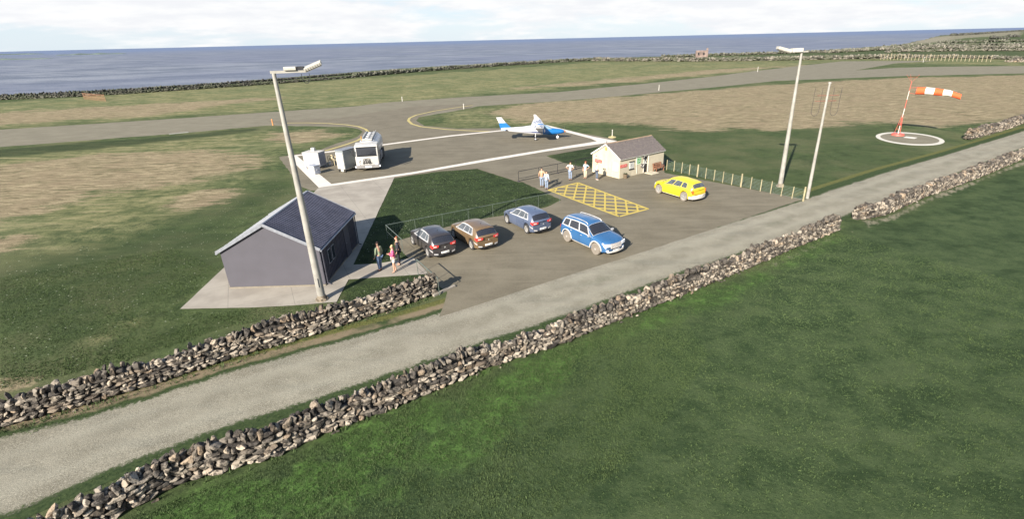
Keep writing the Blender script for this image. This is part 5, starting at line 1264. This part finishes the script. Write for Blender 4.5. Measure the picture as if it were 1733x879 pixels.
for sg in (1,-1):
    b=MB(); rings=[]
    for yy_,c,xl,z in ((0,1.75,1.25,1.80),(.5,1.75,1.25,1.82),(3.6,1.15,1.00,1.95),(4.15,1.0,.95,2.0),(4.38,.75,.78,2.10),(4.50,.48,.50,2.35),(4.58,.26,.25,2.62)):
        rings.append([(xl+px_,sg*yy_,z+pz) if yy_<4.4 else (xl+px_,sg*(yy_+pz*.8),z) for px_,pz in airfoil(c,.13)])
    b.loft(rings); w=b.obj('wing',MPW,ac,True,50)
    b=MB()
    for k,(y0,y1,x0,x1) in enumerate(((.8,2.6,.95,.5),(1.2,3.2,.55,.15),(1.0,2.4,.2,-.1),(2.2,3.6,.92,.66))):
        rr=[]
        for i in range(9):
            t=i/8; y=y0+(y1-y0)*t; x=x0+(x1-x0)*t; wd=.10*math.sin(math.pi*t)+.015; c=np.interp(y,[.5,3.6],[1.75,1.15]); xl=np.interp(y,[.5,3.6],[1.25,1.00])
            def zt(x_): 
                q=min(1,max(0,(xl-x_)/c)); return np.interp(y,[.5,3.6],[1.82,1.95])+5*.13*(.2969*math.sqrt(q)-.126*q-.3516*q*q+.2843*q**3-.1015*q**4)*c*1.25+.006
            rr.append([(x+wd,sg*y,zt(x+wd)),(x-wd,sg*y,zt(x-wd))])
        b.loft(rr,False,False)
    b.obj('wing_stripe',MPN,w,fix=False)
    b=MB(); b.tube([(.35,sg*.5,.95),(.35,sg*2.2,1.88)],.035,6); b.obj('wing_strut',MPW,ac)
    b=MB(); rings=[[(xl+px_,sg*yy_,1.46+pz) for px_,pz in airfoil(c,.1)] for yy_,c,xl in ((0,.85,-3.75),(1.45,.55,-3.95))]; b.loft(rings); b.obj('tailplane',MPW,ac,True,50)
    b=MB(); b.cyl((.05,sg*.4,.80),(0,sg*1.10,.30),.06,.045,8); lg=b.obj('landing_leg',MPW,ac)
    b=MB(); b.lathe([(.05,-.08),(.17,-.08),(.22,-.04),(.22,.04),(.17,.08),(.05,.08)],18,axis='y'); o=b.obj('wheel',MTYRE,lg,True); o.location=(0,sg*1.15,.22)
    b=MB(); b.lathe([(.02,-.095),(.10,-.095),(.10,.095),(.02,.095)],14,axis='y'); o=b.obj('hub',MPW,lg); o.location=(0,sg*1.15,.22)
def finring(z,xl,c): return [(xl+px_,pz*1.0,z) for px_,pz in airfoil(c,.10)]
b=MB(); b.loft([finring(2.25,-3.90,.92),finring(3.0,-4.46,.70)]); b.obj('fin',MPW,ac,True,50)
b=MB(); b.loft([finring(1.35,-2.4,2.15),finring(1.60,-3.2,1.50),finring(2.25,-3.898,.93)]); b.obj('fin_base',MPB,ac,True,50)
b=MB(); b.cyl((3.0,0,.85),(3.05,0,.20),.045,.035,8); lg=b.obj('nose_leg',MPW,ac)
b=MB(); b.lathe([(.04,-.07),(.14,-.07),(.19,-.03),(.19,.03),(.14,.07),(.04,.07)],18,axis='y'); o=b.obj('wheel',MPW,lg,True); o.location=(3.05,0,.19)
b=MB(); b.lathe([(.12,0),(.10,.10),(.02,.24)],14); o=b.obj('spinner',mat('spinner_orange',(.5,.16,.06),.4),ac,True); o.location=(3.94,0,.93); o.rotation_euler=(0,R(90),0)
for sg in (1,-1):
    b=MB(); b.loft([[(4.0+.02*k,sg*(.08+.8*q)*math.cos(R(35)),.93+sg*(.08+.8*q)*math.sin(R(35))+d*wd) for k,d,wd in ((0,-1,w_),(1,0,w_),(0,1,w_))] for q,w_ in ((0,.03),(.4,.06),(1,.03))]); b.obj('propeller_blade',MPN,ac,True)
# ------------------------------------------------------------------ people
def skin_obj(name,verts,edges,radii,m,parent,root=0,sub=1):
    me=bpy.data.meshes.new(name); me.from_pydata(verts,edges,[]); o=bpy.data.objects.new(name,me); COL.objects.link(o)
    md=o.modifiers.new('s','SKIN'); md.use_smooth_shade=True; md.branch_smoothing=.3
    for i,r in enumerate(radii):
        sv=me.skin_vertices[0].data[i]; sv.radius=(r,r) if not isinstance(r,tuple) else r; sv.use_root=(i==root)
    o.modifiers.new('u','SUBSURF').levels=sub
    dg=bpy.context.evaluated_depsgraph_get(); dg.update(); ev=o.evaluated_get(dg); nm=bpy.data.meshes.new_from_object(ev,depsgraph=dg)
    o.modifiers.clear(); o.data=nm; nm.materials.clear(); nm.materials.append(m)
    for p in nm.polygons: p.use_smooth=True
    nm.name=name
    if parent: o.parent=parent
    return o
ARM={'down':((-.02,.24,1.15),(.06,.26,.92)),'akimbo':((-.10,.40,1.20),(.06,.21,1.04)),'folded':((.04,.27,1.17),(.22,.06,1.22)),'forward':((.08,.25,1.18),(.27,.20,1.12)),'swing':((-.12,.24,1.16),(-.16,.26,.93)),'pocket':((-.08,.29,1.16),(.05,.20,.96))}
def person(px,py,face_deg,label,hgt,armL,armR,top,bot,hair,skin,legs=(.09,.09,0,0),longhair=False,shorts=False,shoe=None,longsl=True,dress=False,bag=False):
    g=G(px,py); s=hgt/1.75; e=empty('person',(g.x,g.y,0),R(face_deg),label,'person','people standing about the airfield'); e.scale=(s,s,s)
    V=[(0,0,.95),(0,0,1.12),(.01,0,1.33),(0,0,1.46),(.005,0,1.53),(.02,0,1.60),(.02,0,1.67),(.01,0,1.73)]
    Rr=[(.15,.11),(.135,.10),(.165,.115),(.09,.075),.052,(.075,.085),(.082,.095),(.05,.06)]
    E=[(i,i+1) for i in range(7)]
    V.append((.115,0,1.615)); Rr.append(.014); E.append((6,8))
    idx={}
    for sg,arm,k in ((1,armL,'L'),(-1,armR,'R')):
        el,wr=ARM[arm]; i=len(V)
        el=Vector((el[0],el[1]*sg,el[2])); wr=Vector((wr[0],wr[1]*sg,wr[2])); sh_=Vector((0,.175*sg,1.41)); d=(wr-el).normalized(); palm=wr+d*.07; 
        V+= [tuple(sh_),tuple(el),tuple(wr),tuple(palm)]; Rr+=[.062,.043,.028,(.036,.02)]; E+=[(3,i),(i,i+1),(i+1,i+2),(i+2,i+3)]
        side=d.cross(Vector((1,0,0))); side=side.normalized() if side.length>.1 else Vector((0,1,0))
        for f in range(4):
            a=palm+side*(.022*(f-1.5)); l=(.055,.07,.066,.05)[f]; m_=a+d*l*.7+Vector((.008,0,0)); t_=m_+d*l*.5+Vector((.02,0,-.004)); j=len(V)
            V+=[tuple(a+d*.02),tuple(m_),tuple(t_)]; Rr+=[.010,.009,.007]; E+=[(i+3,j),(j,j+1),(j+1,j+2)]
        th_=wr+d*.03+side*.035; j=len(V); V+=[tuple(th_),tuple(th_+d*.035+side*.012)]; Rr+=[.011,.009]; E+=[(i+2,j),(j,j+1)]
        idx[k]=(i,el,wr,sh_)
    leg={}
    for sg,sp,fw in ((1,legs[0],legs[2]),(-1,legs[1],legs[3])):
        i=len(V); hip=Vector((0,.095*sg,.88)); kn=Vector((fw*.5+.03,sg*(sp+.01),.50)); an=Vector((fw,sg*sp,.09)); toe=Vector((fw+.15,sg*(sp+.02),.04))
        V+=[tuple(hip),tuple(kn),tuple(an),tuple(toe)]; Rr+=[.088,.058,.040,(.04,.028)]; E+=[(0,i),(i,i+1),(i+1,i+2),(i+2,i+3)]; leg[sg]=(hip,kn,an,toe)
    o=skin_obj('body',V,E,Rr,skin,e)
    # top
    tv=[(0,0,.93 if not dress else .80),(0,0,1.12),(.01,0,1.33),(0,0,1.45)]; tr_=[(.175,.135) if not dress else (.20,.17),(.158,.122),(.188,.138),(.105,.09)]; te=[(0,1),(1,2),(2,3)]
    for k in 'LR':
        i0,el,wr,sh_=idx[k]; i=len(tv); endp=wr if longsl else sh_.lerp(el,.75)
        if longsl: tv+=[tuple(sh_),tuple(el),tuple(wr)]; tr_+=[.078,.058,.043]; te+=[(3,i),(i,i+1),(i+1,i+2)]
        else: tv+=[tuple(sh_),tuple(endp)]; tr_+=[.080,.064]; te+=[(3,i),(i,i+1)]
    skin_obj('top',tv,te,tr_,top,e,1)
    bv=[(0,0,.96)]; br=[(.158,.120)]; be_=[]
    for sg in (1,-1):
        hip,kn,an,toe=leg[sg]; i=len(bv)
        if shorts: bv+=[tuple(hip),tuple(hip.lerp(kn,.62))]; br+=[.105,.092]; be_+=[(0,i),(i,i+1)]
        else: bv+=[tuple(hip),tuple(kn),tuple(an+Vector((0,0,.03)))]; br+=[.104,.074,.060]; be_+=[(0,i),(i,i+1),(i+1,i+2)]
    skin_obj('shorts' if shorts else 'trousers',bv,be_,br,bot,e,0)
    for sg in (1,-1):
        hip,kn,an,toe=leg[sg]; skin_obj('shoe',[tuple(an+Vector((-.05,0,-.045))),tuple(an+Vector((.06,0,-.045))),tuple(toe)],[(0,1),(1,2)],[(.05,.045),(.052,.042),(.045,.03)],shoe or MBLK,e,0)
    hv=[(-.015,0,1.66),(-.005,0,1.735),(.03,0,1.765)]; hr=[(.088,.085),(.09,.088),(.055,.05)]; he=[(0,1),(1,2)]
    if longhair: hv+=[(-.06,0,1.56),(-.06,0,1.44)]; hr+=[(.085,.06),(.06,.04)]; he+=[(0,3),(3,4)]
    skin_obj('hair',hv,he,hr,hair,e,0)
    for sg in (1,-1):
        b=MB(); b.cyl((.095,.032*sg,1.64),(.108,.032*sg,1.64),.011,.009,8); b.obj('eye',MUND,e)
    b=MB(); b.box((.103,0,1.575),(.01,.045,.010),bev=.003); b.obj('mouth',mat('lip',(.3,.1,.08),.6),e)
    return e
SK=mat('skin',(.48,.27,.18),.6,var=.06); H1=mat('dark_brown_hair',(.035,.02,.015),.7); H2=mat('auburn_hair',(.22,.065,.03),.7); H3=mat('blonde_hair',(.50,.36,.18),.7)
JE=mat('blue_denim',(.10,.15,.24),.85,var=.15); JL=mat('light_denim',(.22,.27,.36),.85,var=.15)
person(645,459,150,'man in green jacket and blue jeans, leftmost of three people by the shed',1.86,'down','down',mat('olive_jacket',(.26,.31,.19),.85,var=.15),JE,H1,SK,(.08,.09,.0,.06))
person(669,461,200,'blonde person in a pink top and white shorts standing with crossed arms on the path',1.72,'folded','folded',mat('pink_top',(.62,.09,.20),.85,var=.12),mat('white_shorts',(.68,.62,.56),.85),H3,SK,(.12,.14,.05,-.08),shorts=True,longsl=True)
person(677,449,190,'red haired person in dark clothes standing behind the one in pink',1.86,'down','pocket',mat('black_coat',(.028,.028,.036),.8,var=.2),mat('black_trousers',(.02,.02,.026),.85),H2,SK,(.08,.08,0,0))
person(917,317.5,70,'man in a tan shirt and jeans standing at the corner of the yellow hatched box',1.82,'down','akimbo',mat('tan_shirt',(.46,.28,.17),.85,var=.12),JL,H1,SK,(.08,.09,0,.04))
person(925,321,60,'person in a white and pale blue top right beside the man in the tan shirt',1.70,'down','down',mat('pale_blue_shirt',(.42,.47,.55),.85,var=.12),JL,H1,SK,(.07,.08,0,0))
person(965,305.5,60,'person in a white short sleeved shirt and pale jeans with hands on the hips',1.80,'akimbo','akimbo',mat('white_tshirt',(.52,.52,.50),.85),JL,H1,SK,(.09,.09,0,0),longsl=False)
person(990.5,302.5,240,'woman with long brown hair, pale blue top and beige trousers near the barrier',1.66,'akimbo','down',mat('sky_top',(.38,.50,.60),.85),mat('beige_trousers',(.55,.45,.32),.85),H2,SK,(.08,.08,0,0),longhair=True,longsl=False)
person(1009.5,305,20,'person in a white shirt and grey blue trousers in front of the hut gable',1.78,'down','pocket',mat('white_shirt',(.40,.40,.40),.85),mat('grey_blue_trousers',(.10,.12,.16),.85),H1,SK,(.07,.09,0,.03),shoe=MWM)
# ------------------------------------------------------------------ grass tufts (ground cover)
def tuft_mat():
    m,N=newmat('grass_blades'); t=N.attr('tone')
    c=N.mix(t,(.030,.054,.019),(.088,.122,.044)); finish(N,c,.8,spec=.15); return m
def tufts(cnt,polys,hmin,hmax,seed,tone=(0,1),dens=None):
    r=np.random.default_rng(seed); Vs=[];Fs=[];tn=[]; o=0
    for (poly,k) in polys:
        P=np.array([tuple(p) for p in GP(poly)]); mn,mx=P.min(0),P.max(0)
        xs=r.uniform(mn[0],mx[0],k*3); ys=r.uniform(mn[1],mx[1],k*3); ok=sdist(xs,ys,[tuple(p) for p in P])>0.02
        xs,ys=xs[ok][:k],ys[ok][:k]; n=len(xs); B=5
        cl=fbm(xs/1.2,ys/1.2,seed+5)
        for q in range(B):
            a=r.uniform(0,6.28,n); l=r.uniform(hmin,hmax,n)*(.5+cl); ln=r.uniform(.2,.9,n)*l; w=r.uniform(.006,.014,n)*(1+l*3)
            bx=xs+r.normal(0,.03,n); by=ys+r.normal(0,.03,n)
            v=np.empty((n,3,3)); v[:,0]=np.column_stack([bx-np.sin(a)*w,by+np.cos(a)*w,np.full(n,-.01)]); v[:,1]=np.column_stack([bx+np.sin(a)*w,by-np.cos(a)*w,np.full(n,-.01)]); v[:,2]=np.column_stack([bx+np.cos(a)*ln,by+np.sin(a)*ln,l])
            Vs.append(v.reshape(-1,3)); Fs.append(np.arange(n*3).reshape(-1,3)+o); o+=n*3; tn.append(np.repeat(np.clip(r.uniform(*tone,n)*.6+cl*.4,0,1),3))
    return np.vstack(Vs),np.vstack(Fs),np.concatenate(tn)
V,F,t=tufts(0,[([(60,955),(198,885),(456,788),(700,687),(946,592),(1139,513),(1200,600),(1100,760),(900,900),(300,1000)],26000),([(198,884),(456,786),(700,685),(946,591),(1139,511),(1270,458),(1419,394),(1430,400),(1150,520),(946,602),(700,700),(456,806),(230,890)],9000),([(1139,513),(1419,394),(1733,480),(1733,879),(900,879)],16000)],.02,.055,3)
tag(npmesh('grass_tufts',V,F,tuft_mat(),False,{'tone':t}),kind='stuff')
V,F,t=tufts(0,[([(0,662),(108,637),(225,610),(373,557),(540,527),(702,468),(690,462),(540,505),(373,530),(225,580),(0,630)],7000),(lawn_px,6000),([(0,470),(300,420),(370,455),(300,525),(430,540),(220,610),(0,660)],12000),([(-100,735),(135,694),(270,653),(405,608),(630,539),(738,501),(730,515),(620,556),(405,622),(270,668),(135,712),(-100,780)],4000),([(0,874),(150,814),(300,750),(500,688),(700,620),(1000,521),(1200,447),(1420,369),(1425,375),(1200,455),(1000,530),(700,632),(500,700),(300,765),(150,830),(0,890)],3500)],.02,.06,9)
tag(npmesh('verge_grass',V,F,bpy.data.materials['grass_blades'],False,{'tone':t}),kind='stuff')
strips=[]
for wp,k in ((wallA,3500),(wallB,5000),(wallC,2500)):
    strips.append(([(x,y-1) for x,y in wp]+[(x,y+4+ (5 if y>600 else 1)) for x,y in wp[::-1]],k))
V,F,t=tufts(0,strips,.05,.17,21,(0,1)); V[:,0]+=0
tag(npmesh('wall_foot_grass',V,F,bpy.data.materials['grass_blades'],False,{'tone':t}),kind='stuff')
# ------------------------------------------------------------------ light
SUN_AZ=60.0; SUN_EL=28.0      # direction shadows fall (math angle), height
sd_=Vector((-math.cos(R(SUN_AZ))*math.cos(R(SUN_EL)),-math.sin(R(SUN_AZ))*math.cos(R(SUN_EL)),math.sin(R(SUN_EL))))
sun=bpy.data.lights.new('sun','SUN'); sun.energy=4.6; sun.angle=R(.55); sun.color=(1,.93,.83)
so=bpy.data.objects.new('sun',sun); COL.objects.link(so); so.rotation_euler=(-sd_).to_track_quat('-Z','Y').to_euler()
w=bpy.data.worlds.new('World'); SC.world=w; w.use_nodes=True; N=NT(w.node_tree)
sky=N('TexSky',sky_type='NISHITA'); sky.sun_disc=False; sky.sun_elevation=R(SUN_EL); sky.sun_rotation=math.atan2(sd_.x,sd_.y); sky.air_density=1.0; sky.dust_density=.6; sky.ozone_density=1.5
D=N('TexCoord').outputs['Generated']; sx=N('SeparateXYZ',{'Vector':D}).outputs
el=sx[2]
mp=N('Mapping',{'Vector':D,'Scale':(1.0,1.0,5.5)}).outputs[0]
n1=N.noise(mp,3.2,7,.58,.3); n2=N.noise(mp,11,5,.6)
cl=N.math('ADD',N.math('MULTIPLY',n1,.75),N.math('MULTIPLY',n2,.25))
low=N.ramp(el,.0,.055)                     # cloud starts a little above the sea line
cover=N.ramp(N.math('ADD',cl,N.math('MULTIPLY',low,.13)),.47,.60)
fade=N.ramp(el,.17,.38,1,0)
cc_=N.mix(N.ramp(n2,.35,.65),(4.15,4.22,4.38),(4.62,4.64,4.66))
hb=N.mix(N.ramp(el,0,.10),(3.45,3.95,4.4),(3.0,3.7,4.35))
hz_=N.mix(N.math('MULTIPLY',fade,.88),sky.outputs[0],hb)
fin=N.mix(N.math('MULTIPLY',cover,fade),hz_,cc_)
bg=N('Background',{'Color':fin,'Strength':.085}); o=N('OutputWorld'); N.link(bg.outputs[0],o.inputs[0])
vs=SC.view_settings; vs.view_transform='Standard'; vs.look='None'; vs.gamma=1; vs.use_curve_mapping=False; vs.exposure=1.36
SC.render.resolution_x=1024; SC.render.resolution_y=520
SC.cycles.max_bounces=5
